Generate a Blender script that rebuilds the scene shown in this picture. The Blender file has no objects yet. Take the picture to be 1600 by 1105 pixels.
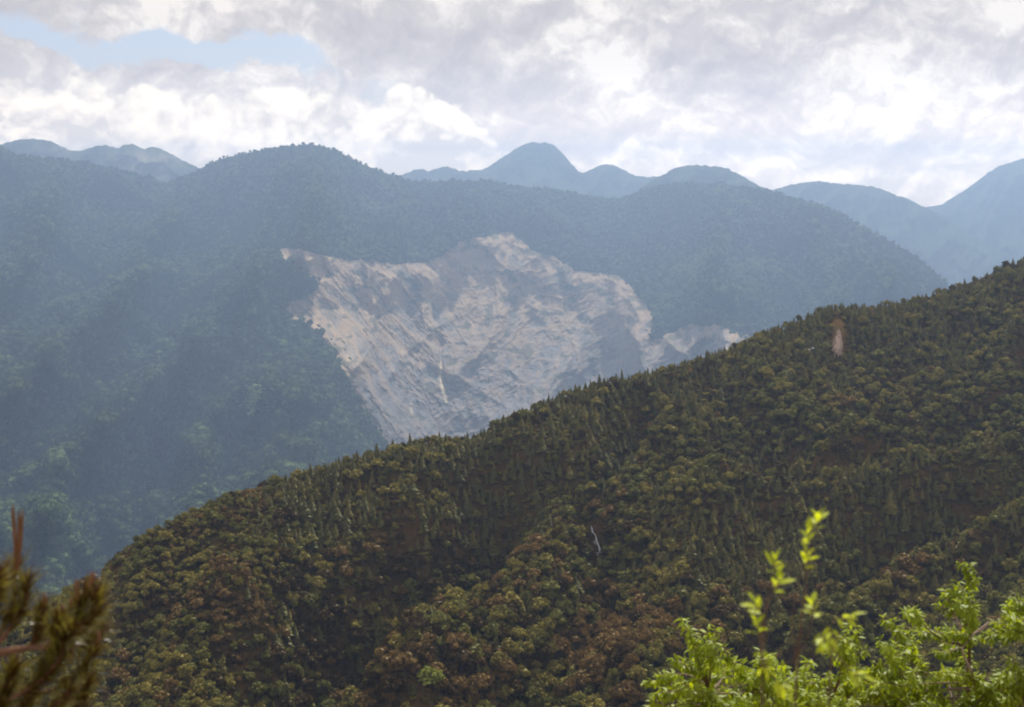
import bpy, math, random
import numpy as np

PI = math.pi
C = bpy.context.scene.collection
sc = bpy.context.scene
rng = np.random.default_rng(7)
random.seed(7)

# ------------------------------------------------------------------ camera
F = 50.0 / 36.0 * 1600.0          # focal length in photograph pixels
HOR = 275.0                       # photograph row of the true horizon
PITCH = math.atan((552.5 - HOR) / F)
cam = bpy.data.cameras.new('camera')
cam.lens = 50.0
cam.sensor_width = 36.0
cam.clip_start = 0.05
cam.clip_end = 60000.0
cam.dof.use_dof = True
cam.dof.focus_distance = 700.0
cam.dof.aperture_fstop = 7.0
camo = bpy.data.objects.new('camera', cam)
C.objects.link(camo)
camo.location = (0, 0, 0)
camo.rotation_euler = (PI / 2 - PITCH, 0, 0)
sc.camera = camo

# ------------------------------------------------------------------ light
SUN_EL = math.radians(50.0)
SUN_AZ = math.radians(17.0)      # clockwise from the view direction (+Y)
sun_dir = np.array([math.sin(SUN_AZ) * math.cos(SUN_EL), math.cos(SUN_AZ) * math.cos(SUN_EL), math.sin(SUN_EL)])
sl = bpy.data.lights.new('sun', 'SUN')
sl.energy = 5.0
sl.angle = math.radians(0.5)
sl.color = (1.0, 0.95, 0.86)
so = bpy.data.objects.new('sun', sl)
C.objects.link(so)
so.rotation_euler = (PI / 2 - SUN_EL, 0, PI - SUN_AZ)

sc.view_settings.view_transform = 'Standard'
sc.view_settings.look = 'None'
sc.view_settings.gamma = 1.0
sc.view_settings.use_curve_mapping = False
sc.view_settings.exposure = 0.25
sc.render.engine = 'CYCLES'
cy = sc.cycles
cy.max_bounces = 5
cy.diffuse_bounces = 2
cy.glossy_bounces = 1
cy.transmission_bounces = 3
cy.transparent_max_bounces = 4
cy.volume_bounces = 0
cy.use_denoising = True
cy.filter_width = 2.0
cy.sample_clamp_indirect = 6.0
cy.caustics_reflective = False
cy.caustics_refractive = False

# ------------------------------------------------------------------ world: Nishita sky with clouds by direction
world = bpy.data.worlds.new('World')
sc.world = world
world.use_nodes = True
wt = world.node_tree
for n in list(wt.nodes):
    wt.nodes.remove(n)


class NT:
    """small helper for building node trees"""
    def __init__(self, t):
        self.t = t

    def new(self, typ, **kw):
        n = self.t.nodes.new(typ)
        for k, v in kw.items():
            setattr(n, k, v)
        return n

    def link(self, a, b):
        self.t.links.new(a, b)

    def setin(self, sock, v):
        if isinstance(v, bpy.types.NodeSocket):
            self.link(v, sock)
        else:
            sock.default_value = v

    def math(self, op, a, b=0.0, c=0.0, clamp=False):
        n = self.new('ShaderNodeMath', operation=op)
        n.use_clamp = clamp
        self.setin(n.inputs[0], a)
        self.setin(n.inputs[1], b)
        self.setin(n.inputs[2], c)
        return n.outputs[0]

    def vmath(self, op, a, b=(0, 0, 0)):
        n = self.new('ShaderNodeVectorMath', operation=op)
        self.setin(n.inputs[0], a)
        self.setin(n.inputs[1], b)
        return n.outputs['Value'] if op in ('LENGTH', 'DOT_PRODUCT', 'DISTANCE') else n.outputs[0]

    def noise(self, vec, scale, detail=6.0, rough=0.55, dist=0.0, lac=2.0):
        n = self.new('ShaderNodeTexNoise')
        self.setin(n.inputs['Vector'], vec)
        n.inputs['Scale'].default_value = scale
        n.inputs['Detail'].default_value = detail
        n.inputs['Roughness'].default_value = rough
        n.inputs['Lacunarity'].default_value = lac
        n.inputs['Distortion'].default_value = dist
        return n.outputs['Fac']

    def remap(self, v, a, b, c=0.0, d=1.0, smooth=True):
        n = self.new('ShaderNodeMapRange')
        n.interpolation_type = 'SMOOTHSTEP' if smooth else 'LINEAR'
        n.clamp = True
        self.setin(n.inputs['Value'], v)
        self.setin(n.inputs['From Min'], a)
        self.setin(n.inputs['From Max'], b)
        self.setin(n.inputs['To Min'], c)
        self.setin(n.inputs['To Max'], d)
        return n.outputs[0]

    def mix(self, f, a, b):
        n = self.new('ShaderNodeMix', data_type='RGBA')
        self.setin(n.inputs['Factor'], f)
        self.setin(n.inputs['A'], a)
        self.setin(n.inputs['B'], b)
        return n.outputs['Result']

    def curve(self, v, pts):
        n = self.new('ShaderNodeFloatCurve')
        c = n.mapping.curves[0]
        c.points[0].location = pts[0]
        c.points[1].location = pts[-1]
        for p in pts[1:-1]:
            c.points.new(*p)
        n.mapping.update()
        self.setin(n.inputs['Value'], v)
        return n.outputs[0]


def rgb(*c):
    return (c[0], c[1], c[2], 1.0)


w = NT(wt)
tc = w.new('ShaderNodeTexCoord')
D = tc.outputs['Generated']
sep = w.new('ShaderNodeSeparateXYZ')
w.link(D, sep.inputs[0])
ymax = w.math('MAXIMUM', sep.outputs[1], 0.04)
U = w.math('DIVIDE', sep.outputs[0], ymax)
V = w.math('DIVIDE', sep.outputs[2], ymax)
comb = w.new('ShaderNodeCombineXYZ')
w.link(U, comb.inputs[0])
w.link(V, comb.inputs[1])
UV = comb.outputs[0]


def P(px, py):
    return ((px - 800) / F / 1.0, (HOR - py) / F)


def blobs(lst, warpvec):
    """sum of soft ellipses (px, py, rx, ry, amount, tilt)"""
    tot = None
    for (px, py, rx, ry, a, *t) in lst:
        m = w.new('ShaderNodeMapping', vector_type='TEXTURE')
        w.link(warpvec, m.inputs['Vector'])
        x, y = P(px, py)
        m.inputs['Location'].default_value = (x, y, 0)
        m.inputs['Scale'].default_value = (rx / F, ry / F, 1)
        m.inputs['Rotation'].default_value = (0, 0, math.radians(t[0]) if t else 0)
        l = w.vmath('LENGTH', m.outputs[0])
        v = w.remap(l, 1.3, 0.0, 0.0, a)
        tot = v if tot is None else w.math('ADD', tot, v)
    return tot


# direction-space noises (continuous right round the sky)
strd = w.vmath('MULTIPLY', D, (1.0, 1.0, 1.15))
wn = w.new('ShaderNodeTexNoise')
w.link(strd, wn.inputs['Vector'])
wn.inputs['Scale'].default_value = 11.0
wn.inputs['Detail'].default_value = 7.0
wn.inputs['Roughness'].default_value = 0.6
warp = w.vmath('SUBTRACT', wn.outputs['Color'], (0.5, 0.5, 0.5))
wsc = w.new('ShaderNodeVectorMath', operation='SCALE')
w.link(warp, wsc.inputs[0])
wsc.inputs['Scale'].default_value = 0.085
UVw = w.vmath('ADD', UV, wsc.outputs[0])
wsc2 = w.new('ShaderNodeVectorMath', operation='SCALE')
w.link(warp, wsc2.inputs[0])
wsc2.inputs['Scale'].default_value = 0.07
Dw = w.vmath('ADD', strd, wsc2.outputs[0])

nA = w.noise(Dw, 7.0, 8.0, 0.52)
nA2 = w.noise(w.vmath('ADD', Dw, (0.006, -0.002, -0.012)), 7.0, 8.0, 0.52)
nB = w.noise(Dw, 22.0, 7.0, 0.55)
nB2 = w.noise(w.vmath('ADD', Dw, (0.002, 0.0, -0.006)), 22.0, 7.0, 0.55)
nC = w.noise(Dw, 4.0, 3.0, 0.5)

# high layer: white and grey, broken by a blue gap
gap = blobs([(10, 36, 150, 50, 0.62, 0), (190, 86, 150, 46, 0.56, -12), (330, 112, 160, 44, 0.60, -6), (110, 66, 90, 26, 0.3, -20),
             (450, 100, 120, 32, 0.50, 6), (585, 132, 80, 34, 0.52, -10), (-250, 30, 240, 60, 0.5, 0)], UVw)
cov = w.math('ADD', w.math('MULTIPLY', nC, 0.75), w.math('MULTIPLY', nB, 0.86))
cov = w.math('SUBTRACT', w.math('ADD', cov, 0.06), gap)
covA = w.remap(cov, 0.26, 0.60)
bright = blobs([(870, 30, 330, 70, 0.080), (960, 150, 130, 80, 0.320, -40), (850, 110, 60, 120, -0.192, 20),
                (1080, 190, 150, 55, -0.128, -30), (1010, 240, 230, 26, -0.224, 0), (1250, 215, 190, 32, -0.192, -4),
                (1180, 130, 130, 60, -0.112, -20), (1540, 12, 110, 40, 0.480, 0), (1330, 277, 260, 22, 0.256, 0),
                (1050, 262, 220, 9, 0.224, 0), (640, 60, 120, 60, -0.080), (540, 30, 300, 28, 0.064), (1540, 190, 90, 60, 0.080),
                (700, 115, 90, 90, -0.256, 10), (330, 25, 200, 40, -0.064), (1430, 130, 140, 60, 0.096, 0)], UVw)
litA = w.math('MULTIPLY', w.math('SUBTRACT', nA, nA2), 3.6)
litB = w.math('MULTIPLY', w.math('SUBTRACT', nB, nB2), 2.0)
lA = w.math('ADD', w.math('ADD', w.math('MULTIPLY', nA, 0.75), 0.30), w.math('ADD', litA, litB))
lA = w.math('ADD', lA, bright)
colA = w.new('ShaderNodeValToRGB')
colA.color_ramp.elements[0].position = 0.30
colA.color_ramp.elements[0].color = rgb(0.56, 0.55, 0.62)
colA.color_ramp.elements[1].position = 1.0
colA.color_ramp.elements[1].color = rgb(1.02, 1.0, 1.01)
e = colA.color_ramp.elements.new(0.62)
e.color = rgb(0.68, 0.66, 0.71)
e = colA.color_ramp.elements.new(0.80)
e.color = rgb(0.82, 0.80, 0.83)
w.link(lA, colA.inputs[0])

# low layer: cumulus heads, on the left
tops = [(-900, 190), (-600, 150), (-300, 110), (-80, 75), (0, 62), (50, 72), (95, 84), (130, 70), (165, 92), (190, 122), (235, 128),
        (290, 132), (335, 120), (365, 128), (400, 112), (440, 105), (480, 100), (530, 114), (555, 140), (580, 148),
        (612, 128), (650, 116), (700, 128), (740, 150), (790, 188), (830, 235), (870, 330), (1000, 420), (2400, 430)]
pts = [((px + 900) / 3300.0, (500 - py) / 500.0) for px, py in tops]
Un = w.math('DIVIDE', w.math('ADD', w.math('MULTIPLY', U, F), 1700.0), 3300.0, clamp=True)
topv = w.curve(Un, pts)
topV = w.math('DIVIDE', w.math('SUBTRACT', w.math('MULTIPLY', topv, 500.0), 500.0 - HOR), F)
vor = w.new('ShaderNodeTexVoronoi', feature='SMOOTH_F1')
w.link(w.vmath('ADD', strd, w.vmath('MULTIPLY', warp, (0.03, 0.03, 0.03))), vor.inputs['Vector'])
vor.inputs['Scale'].default_value = 21.0
vor.inputs['Detail'].default_value = 3.0
vor.inputs['Roughness'].default_value = 0.5
vor.inputs['Smoothness'].default_value = 0.4
bill = vor.outputs['Distance']
vor2 = w.new('ShaderNodeTexVoronoi', feature='SMOOTH_F1')
w.link(w.vmath('ADD', w.vmath('ADD', strd, w.vmath('MULTIPLY', warp, (0.03, 0.03, 0.03))), (0.004, 0.0, 0.009)), vor2.inputs['Vector'])
for k_, v_ in (('Scale', 21.0), ('Detail', 3.0), ('Roughness', 0.5), ('Smoothness', 0.4)):
    vor2.inputs[k_].default_value = v_
puff = w.math('MULTIPLY', w.math('SUBTRACT', vor2.outputs['Distance'], bill), 1.1)
depthv = w.math('SUBTRACT', topV, V)
depthv = w.math('ADD', depthv, w.math('MULTIPLY', w.math('SUBTRACT', nB, 0.5), 0.034))
depthv = w.math('ADD', depthv, w.math('MULTIPLY', w.math('SUBTRACT', 0.45, bill), 0.030))
mB = w.remap(depthv, -0.002, 0.006)
front = w.remap(sep.outputs[1], 0.05, 0.35)
mB = w.math('MULTIPLY', mB, front)
edge = w.math('ADD', w.remap(depthv, 0.035, 0.0, -0.10, 0.26), puff)
holes = blobs([(340, 190, 45, 28, -0.18, 0), (650, 240, 120, 26, -0.12), (120, 205, 150, 24, -0.10), (330, 250, 80, 20, 0.08),
               (270, 165, 60, 30, -0.08), (560, 200, 50, 40, -0.08), (480, 150, 90, 40, 0.08), (60, 120, 120, 60, 0.06)], UVw)
lB = w.math('ADD', w.math('ADD', w.math('MULTIPLY', nA, 0.5), 0.53), w.math('ADD', litA, w.math('MULTIPLY', litB, 1.4)))
lB = w.math('ADD', w.math('ADD', lB, edge), holes)
lB = w.math('SUBTRACT', lB, w.math('MULTIPLY', bill, 0.16))
colB = w.new('ShaderNodeValToRGB')
colB.color_ramp.elements[0].position = 0.35
colB.color_ramp.elements[0].color = rgb(0.60, 0.585, 0.62)
colB.color_ramp.elements[1].position = 1.0
colB.color_ramp.elements[1].color = rgb(1.04, 1.01, 0.97)
e = colB.color_ramp.elements.new(0.62)
e.color = rgb(0.80, 0.78, 0.79)
w.link(lB, colB.inputs[0])

sky = w.new('ShaderNodeTexSky', sky_type='NISHITA')
sky.sun_disc = False
sky.sun_elevation = SUN_EL
sky.sun_rotation = SUN_AZ
sky.altitude = 1800.0
sky.air_density = 1.2
sky.dust_density = 2.2
sky.ozone_density = 1.2
SKY_K = 0.11
CLOUD = 0.83
blue = w.vmath('MULTIPLY', sky.outputs[0], (1.0, 1.0, 1.0))
thin = w.mix(0.5, w.vmath('MULTIPLY', blue, (1.05, 0.96, 0.95)), rgb(0.42 / SKY_K, 0.44 / SKY_K, 0.58 / SKY_K))      # thin veil of cirrus
# clouds are brightened towards the horizon to make up for the haze's dimming
elc = w.math('SUBTRACT', 1.0, w.math('DIVIDE', w.math('MAXIMUM', w.math('ABSOLUTE', sep.outputs[2]), 0.012), 0.12), clamp=True)
lowk = w.math('MULTIPLY', w.math('ADD', w.math('MULTIPLY', w.math('POWER', elc, 3.0), 2.1), 1.0), CLOUD / SKY_K)
def scl(a, k):
    q = w.new('ShaderNodeVectorMath', operation='SCALE')
    w.link(a, q.inputs[0])
    w.link(k, q.inputs['Scale'])
    return q.outputs[0]
warm = w.mix(w.remap(sep.outputs[2], 0.07, 0.0), rgb(1.07, 1.0, 0.90), rgb(1.26, 1.03, 0.74))
cA = w.vmath('MULTIPLY', scl(colA.outputs[0], lowk), warm)
cB = w.vmath('MULTIPLY', scl(colB.outputs[0], lowk), warm)
s1 = w.mix(covA, thin, cA)
s2 = w.mix(mB, s1, cB)
bg = w.new('ShaderNodeBackground')
bg.inputs['Strength'].default_value = SKY_K
w.link(s2, bg.inputs['Color'])
wo = w.new('ShaderNodeOutputWorld')
w.link(bg.outputs[0], wo.inputs['Surface'])
world.cycles.sampling_method = 'MANUAL'
world.cycles.sample_map_resolution = 512

# ------------------------------------------------------------------ helpers


def ray(px, py):
    """unit-y direction through a photograph pixel: (x/y, z/y)"""
    v = (552.5 - np.asarray(py, float)) / F
    dy = math.cos(PITCH) + v * math.sin(PITCH)
    dz = -math.sin(PITCH) + v * math.cos(PITCH)
    return (np.asarray(px, float) - 800.0) / F / dy, dz / dy


def pt(px, py, d):
    a, b = ray(px, py)
    return np.stack(np.broadcast_arrays(a * d, np.asarray(d, float) + 0 * a, b * d), -1)


def proj(p):
    x, y, z = p[..., 0], p[..., 1], p[..., 2]
    f = y * math.cos(PITCH) - z * math.sin(PITCH)
    u = y * math.sin(PITCH) + z * math.cos(PITCH)
    return 800 + F * x / f, 552.5 - F * u / f


_perm = np.random.default_rng(3).permutation(4096)
_gr = np.random.default_rng(4).uniform(0, 2 * PI, 4096)


def perlin(x, y, seed=0):
    x = np.asarray(x, float)
    y = np.asarray(y, float)
    xi = np.floor(x).astype(np.int64)
    yi = np.floor(y).astype(np.int64)
    xf, yf = x - xi, y - yi
    ux = xf * xf * xf * (xf * (xf * 6 - 15) + 10)
    uy = yf * yf * yf * (yf * (yf * 6 - 15) + 10)

    def g(ix, iy, dx, dy):
        h = _perm[(_perm[(ix + seed * 57) & 4095] + iy * 7 + seed * 131) & 4095]
        a = _gr[h]
        return np.cos(a) * dx + np.sin(a) * dy
    a = g(xi, yi, xf, yf)
    b = g(xi + 1, yi, xf - 1, yf)
    c = g(xi, yi + 1, xf, yf - 1)
    d = g(xi + 1, yi + 1, xf - 1, yf - 1)
    return (a + (b - a) * ux + (c - a) * uy + (a - b - c + d) * ux * uy) * 1.5


def fbm(x, y, o=5, seed=0, gain=0.5):
    s, a, f = 0.0, 1.0, 1.0
    for i in range(o):
        s = s + a * perlin(x * f, y * f, seed + i)
        a *= gain
        f *= 2.03
    return s


def ridged(x, y, o=4, seed=0, gain=0.5):
    s, a, f, wgt = 0.0, 1.0, 1.0, 1.0
    for i in range(o):
        n = 1 - np.abs(perlin(x * f, y * f, seed + i)) * 1.6
        n = np.clip(n, 0, 1) ** 2 * wgt
        s = s + a * n
        wgt = np.clip(n * 1.6, 0, 1)
        a *= gain
        f *= 2.1
    return s


def sstep(a, b, x):
    t = np.clip((x - a) / (b - a), 0, 1)
    return t * t * (3 - 2 * t)


def lin(pts, x):
    p = np.array(pts, float)
    return np.interp(x, p[:, 0], p[:, 1])


def tag(o, label=None, cat=None, group=None, kind=None):
    if label:
        o['label'] = label
    if cat:
        o['category'] = cat
    if group:
        o['group'] = group
    if kind:
        o['kind'] = kind
    return o


def mesh_np(name, verts, faces, mat=None, smooth=False, attrs=None):
    """mesh from numpy arrays; faces is (n,3) or (n,4)"""
    me = bpy.data.meshes.new(name)
    verts = np.ascontiguousarray(verts, dtype=np.float32)
    faces = np.ascontiguousarray(faces, dtype=np.int32)
    n, k = faces.shape
    me.vertices.add(len(verts))
    me.vertices.foreach_set('co', verts.ravel())
    me.loops.add(n * k)
    me.loops.foreach_set('vertex_index', faces.ravel())
    me.polygons.add(n)
    me.polygons.foreach_set('loop_start', np.arange(n, dtype=np.int32) * k)
    me.polygons.foreach_set('loop_total', np.full(n, k, dtype=np.int32))
    me.polygons.foreach_set('use_smooth', np.full(n, smooth))
    me.update(calc_edges=True)
    for an, arr in (attrs or {}).items():
        a = me.attributes.new(an, 'FLOAT', 'POINT')
        a.data.foreach_set('value', np.ascontiguousarray(arr, dtype=np.float32).ravel())
    if mat:
        me.materials.append(mat)
    return me


def obj(name, me, parent=None):
    o = bpy.data.objects.new(name, me)
    C.objects.link(o)
    if parent:
        o.parent = parent
    return o


def grid_faces(nr, nc):
    i = np.arange(nr - 1)[:, None] * nc + np.arange(nc - 1)[None, :]
    return np.stack([i, i + 1, i + nc + 1, i + nc], -1).reshape(-1, 4)


def mat_new(name):
    m = bpy.data.materials.new(name)
    m.use_nodes = True
    t = m.node_tree
    for n in list(t.nodes):
        t.nodes.remove(n)
    return m, NT(t)


def foliage_mat(name, dark, light, transl=0.25, patch=None, patch_scale=0.01, rand=0.5, gloss=0.03, fine=None):
    """leaf material: colour varies per plant (random) and over the hillside (place of the plant)"""
    m, n = mat_new(name)
    oi = n.new('ShaderNodeObjectInfo')
    col = n.mix(n.remap(oi.outputs['Random'], 0.0, 1.0, 0.5 - rand / 2, 0.5 + rand / 2, False), rgb(*dark), rgb(*light))
    if patch:
        pn = n.noise(oi.outputs['Location'], patch_scale, 3.0, 0.6)
        col = n.mix(n.remap(pn, 0.50, 0.66, 0.0, 0.75), col, rgb(*patch))
    if fine:
        geo = n.new('ShaderNodeNewGeometry')
        fn = n.noise(geo.outputs['Position'], fine, 2.0, 0.6)
        hv = n.new('ShaderNodeHueSaturation')
        n.setin(hv.inputs['Value'], n.remap(fn, 0.3, 0.7, 0.6, 1.45))
        n.setin(hv.inputs['Color'], col)
        col = hv.outputs[0]
    d = n.new('ShaderNodeBsdfDiffuse')
    n.link(col, d.inputs[0])
    sh = d.outputs[0]
    if transl:
        t = n.new('ShaderNodeBsdfTranslucent')
        n.link(col, t.inputs[0])
        mx = n.new('ShaderNodeMixShader')
        mx.inputs[0].default_value = transl
        n.link(sh, mx.inputs[1])
        n.link(t.outputs[0], mx.inputs[2])
        sh = mx.outputs[0]
    if gloss:
        g = n.new('ShaderNodeBsdfGlossy')
        g.inputs['Roughness'].default_value = 0.45
        g.inputs['Color'].default_value = rgb(0.8, 0.85, 0.8)
        mx = n.new('ShaderNodeMixShader')
        mx.inputs[0].default_value = gloss
        n.link(sh, mx.inputs[1])
        n.link(g.outputs[0], mx.inputs[2])
        sh = mx.outputs[0]
    o = n.new('ShaderNodeOutputMaterial')
    n.link(sh, o.inputs['Surface'])
    return m


def ground_mat(name, c1, c2, c3, scale):
    m, n = mat_new(name)
    g = n.new('ShaderNodeNewGeometry')
    a = n.noise(g.outputs['Position'], scale, 6.0, 0.6)
    b = n.noise(g.outputs['Position'], scale * 9, 4.0, 0.6)
    col = n.mix(n.remap(a, 0.38, 0.62), rgb(*c1), rgb(*c2))
    col = n.mix(n.remap(b, 0.45, 0.7), col, rgb(*c3))
    d = n.new('ShaderNodeBsdfDiffuse')
    n.link(col, d.inputs[0])
    bp = n.new('ShaderNodeBump')
    bp.inputs['Strength'].default_value = 0.6
    bp.inputs['Distance'].default_value = 0.3 / scale * 0.1
    n.link(b, bp.inputs['Height'])
    n.link(bp.outputs[0], d.inputs['Normal'])
    o = n.new('ShaderNodeOutputMaterial')
    n.link(d.outputs[0], o.inputs['Surface'])
    return m


def simple_mat(name, c, rough=0.8, bump=None):
    m, n = mat_new(name)
    p = n.new('ShaderNodeBsdfPrincipled')
    p.inputs['Base Color'].default_value = rgb(*c)
    p.inputs['Roughness'].default_value = rough
    if bump:
        g = n.new('ShaderNodeTexCoord')
        nz = n.noise(g.outputs['Object'], bump, 4.0, 0.6)
        col = n.mix(nz, rgb(*[v * 0.6 for v in c]), rgb(*[min(1, v * 1.35) for v in c]))
        n.link(col, p.inputs['Base Color'])
        b = n.new('ShaderNodeBump')
        b.inputs['Strength'].default_value = 0.5
        n.link(nz, b.inputs['Height'])
        n.link(b.outputs[0], p.inputs['Normal'])
    o = n.new('ShaderNodeOutputMaterial')
    n.link(p.outputs[0], o.inputs['Surface'])
    return m


VALLEY = -1450.0

# ------------------------------------------------------------------ ground sheet of the valley
gm = ground_mat('valley_forest_floor', (0.045, 0.055, 0.028), (0.06, 0.065, 0.035), (0.035, 0.045, 0.025), 0.004)
xs = np.linspace(-20000, 20000, 60)
ys = np.linspace(-5000, 14500, 60)
X, Y = np.meshgrid(xs, ys)
Z = VALLEY - 20 + 14 * fbm(X / 3000, Y / 3000, 3, 5)
tag(obj('valley_ground', mesh_np('valley_ground', np.stack([X, Y, Z], -1).reshape(-1, 3), grid_faces(60, 60), gm, True)), kind='structure')

# ------------------------------------------------------------------ near hillside
NEAR_SKY = [(-700, 1500), (-400, 1250), (-150, 1080), (0, 985), (60, 948), (150, 893), (200, 848), (260, 813), (340, 768), (400, 752),
            (500, 727), (560, 707), (640, 686), (740, 676), (800, 648), (880, 607), (950, 587), (1040, 567), (1100, 548),
            (1170, 523), (1230, 498), (1290, 474), (1350, 474), (1420, 464), (1500, 440), (1560, 412), (1600, 400),
            (1700, 372), (1900, 345), (2200, 330), (2600, 330)]
NEAR_D = [(-700, 650), (-150, 700), (0, 750), (340, 850), (800, 950), (1200, 1060), (1600, 1160), (2200, 1300), (2600, 1350)]
NS = 0.42
KN = 0.72                                     # metres per unit of the near slope's plan
NEAR_D = [(a, b * KN) for a, b in NEAR_D]
# trees stand on the crest, so the earth lies a tree's height below the outline
TREE_H = [(-700, 4), (0, 3), (300, 4), (400, 6.5), (1000, 7.5), (1500, 6), (1600, 4), (2600, 4)]


def near_cols(px):
    d = lin(NEAR_D, px)
    _, el = ray(px, lin(NEAR_SKY, px))
    return d, el * d - KN * lin(TREE_H, px)


def near_pix_to_xy(px, py):
    d, zr = near_cols(px)
    a, el = ray(px, py)
    y = (NS * d - zr) / (NS - el)
    return a * y, y


# (polyline in photograph pixels, half-width m, height m)
NEAR_FEATS = [
    ([(1010, 640), (960, 720), (925, 790), (935, 860), (930, 930), (880, 1010), (820, 1105)], 15, -15),
    ([(860, 730), (895, 770), (922, 800)], 9, -6),
    ([(800, 780), (740, 860), (640, 905), (560, 960), (500, 1020), (470, 1105)], 30, -28),
    ([(640, 830), (590, 900), (560, 960)], 14, -9),
    ([(1045, 690), (985, 730), (935, 775)], 10, 7),
    ([(780, 660), (840, 720), (890, 790)], 18, 5),
    ([(520, 760), (640, 745), (800, 690)], 12, 6),
    ([(500, 790), (640, 775), (790, 730)], 8, -6),
    ([(1600, 610), (1480, 655), (1340, 720), (1230, 765)], 12, 8),
    ([(1600, 560), (1500, 610), (1380, 665), (1250, 720)], 12, -8),
    ([(1600, 740), (1500, 770), (1400, 790), (1250, 800), (1100, 775)], 14, 7),
    ([(1600, 700), (1400, 745), (1235, 760), (1200, 740)], 9, -9),
    ([(1600, 838), (1500, 868), (1420, 908), (1340, 965), (1250, 1050)], 16, 12),
    ([(1600, 800), (1480, 835), (1380, 880), (1280, 950), (1180, 1040)], 16, -12),
    ([(1100, 800), (1080, 900), (1040, 1000), (1000, 1105)], 16, 9),
    ([(1150, 640), (1130, 720), (1080, 790)], 12, -6),
    ([(1600, 520), (1575, 560), (1560, 600)], 8, 10),
    ([(700, 950), (680, 1020), (640, 1105)], 16, 9),
    ([(330, 800), (300, 900), (230, 1000), (180, 1105)], 18, -7),
    ([(430, 850), (400, 930), (360, 1020)], 16, 6),
]


def seg_dist(X, Y, pl):
    dmin = np.full(X.shape, 1e9)
    for (x0, y0), (x1, y1) in zip(pl[:-1], pl[1:]):
        dx, dy = x1 - x0, y1 - y0
        t = np.clip(((X - x0) * dx + (Y - y0) * dy) / (dx * dx + dy * dy + 1e-9), 0, 1)
        dmin = np.minimum(dmin, np.hypot(X - x0 - t * dx, Y - y0 - t * dy))
    return dmin


_nf = []
for pl, wd, am in NEAR_FEATS:
    p = np.array(pl, float)
    fx, fy = near_pix_to_xy(p[:, 0], p[:, 1])
    _nf.append((list(zip(fx, fy)), wd * KN, am * KN))


def near_z(x, y):
    x = np.asarray(x, float)
    y = np.asarray(y, float)
    px = 800 + F * 0.982 * x / np.maximum(y, 60.0)
    px = np.clip(px, -700, 2600)
    d, zr = near_cols(px)
    front_ = zr - NS * (d - y)
    back = zr - 0.62 * (y - d)
    k = 5.0 * KN
    h = -k * np.logaddexp(-front_ / k, -back / k) + k * 0.69
    inner = sstep(6 * KN, 70 * KN, np.abs(y - d))
    for pl, wd, am in _nf:
        dd = seg_dist(x, y, pl)
        h = h + am * 1.9 * np.exp(-(dd / wd) ** 2) * (0.25 + 0.75 * inner)
    x, y = x / KN, y / KN
    h = h + inner * KN * (4.0 * fbm(x / 95, y / 95, 4, 11) + 14.0 * (ridged(x / 120 + 0.4 * y / 120, y / 220, 3, 21) - 0.6))
    return np.maximum(h, VALLEY - 60)


nm = ground_mat('leaf_litter_soil', (0.085, 0.048, 0.016), (0.060, 0.045, 0.015), (0.11, 0.070, 0.024), 0.05)
ys = np.concatenate([np.linspace(300, 620, 30, endpoint=False), np.linspace(620, 1250, 240, endpoint=False), np.linspace(1250, 3600, 60)]) * KN
az = np.linspace(-0.85, 0.95, 420)
Y, A = np.meshgrid(ys, az, indexing='ij')
X = Y * A
Z = near_z(X, Y)
tag(obj('near_hillside', mesh_np('near_hillside', np.stack([X, Y, Z], -1).reshape(-1, 3), grid_faces(*X.shape), nm, True)), kind='structure')

# slope of the lookout, dropping away under the camera
xs = np.linspace(-420, 420, 85)
ys = np.concatenate([np.linspace(-120, 20, 40, endpoint=False), np.linspace(20, 640, 90)])
X, Y = np.meshgrid(xs, ys)


def look_z(x, y):
    y = np.asarray(y, float)
    return -1.75 - 0.52 * np.maximum(y - 0.5, 0) + 0.05 * np.minimum(y, 0) * -1 * 0 + 0.25 * fbm(np.asarray(x, float) / 6, y / 6, 3, 31)


tag(obj('lookout_slope', mesh_np('lookout_slope', np.stack([X, Y, look_z(X, Y)], -1).reshape(-1, 3), grid_faces(*X.shape), nm, True)), kind='structure')

# ------------------------------------------------------------------ middle mountain with the landslide
MID_SKY = [(-700, 215), (-500, 212), (-300, 208), (-100, 215), (0, 226), (20, 240), (60, 247), (110, 250), (180, 264), (230, 277), (262, 285),
           (300, 270), (340, 250), (380, 240), (440, 229), (490, 226), (530, 238), (560, 254), (600, 270), (640, 283),
           (700, 283), (760, 282), (800, 290), (860, 295), (930, 308), (970, 310), (1020, 292), (1060, 286), (1130, 287),
           (1200, 299), (1260, 314), (1310, 332), (1350, 357), (1400, 382), (1440, 407), (1475, 440), (1520, 480),
           (1600, 540), (1800, 640), (2100, 720), (2500, 760)]
MID_D = [(-700, 5600), (0, 6000), (260, 6700), (490, 6200), (650, 6700), (800, 6900), (950, 7100), (1130, 6500),
         (1300, 6100), (1475, 5600), (1600, 5400), (2500, 5200)]
MID_D = [(a, b * 1.08) for a, b in MID_D]
MS = 0.41
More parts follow.
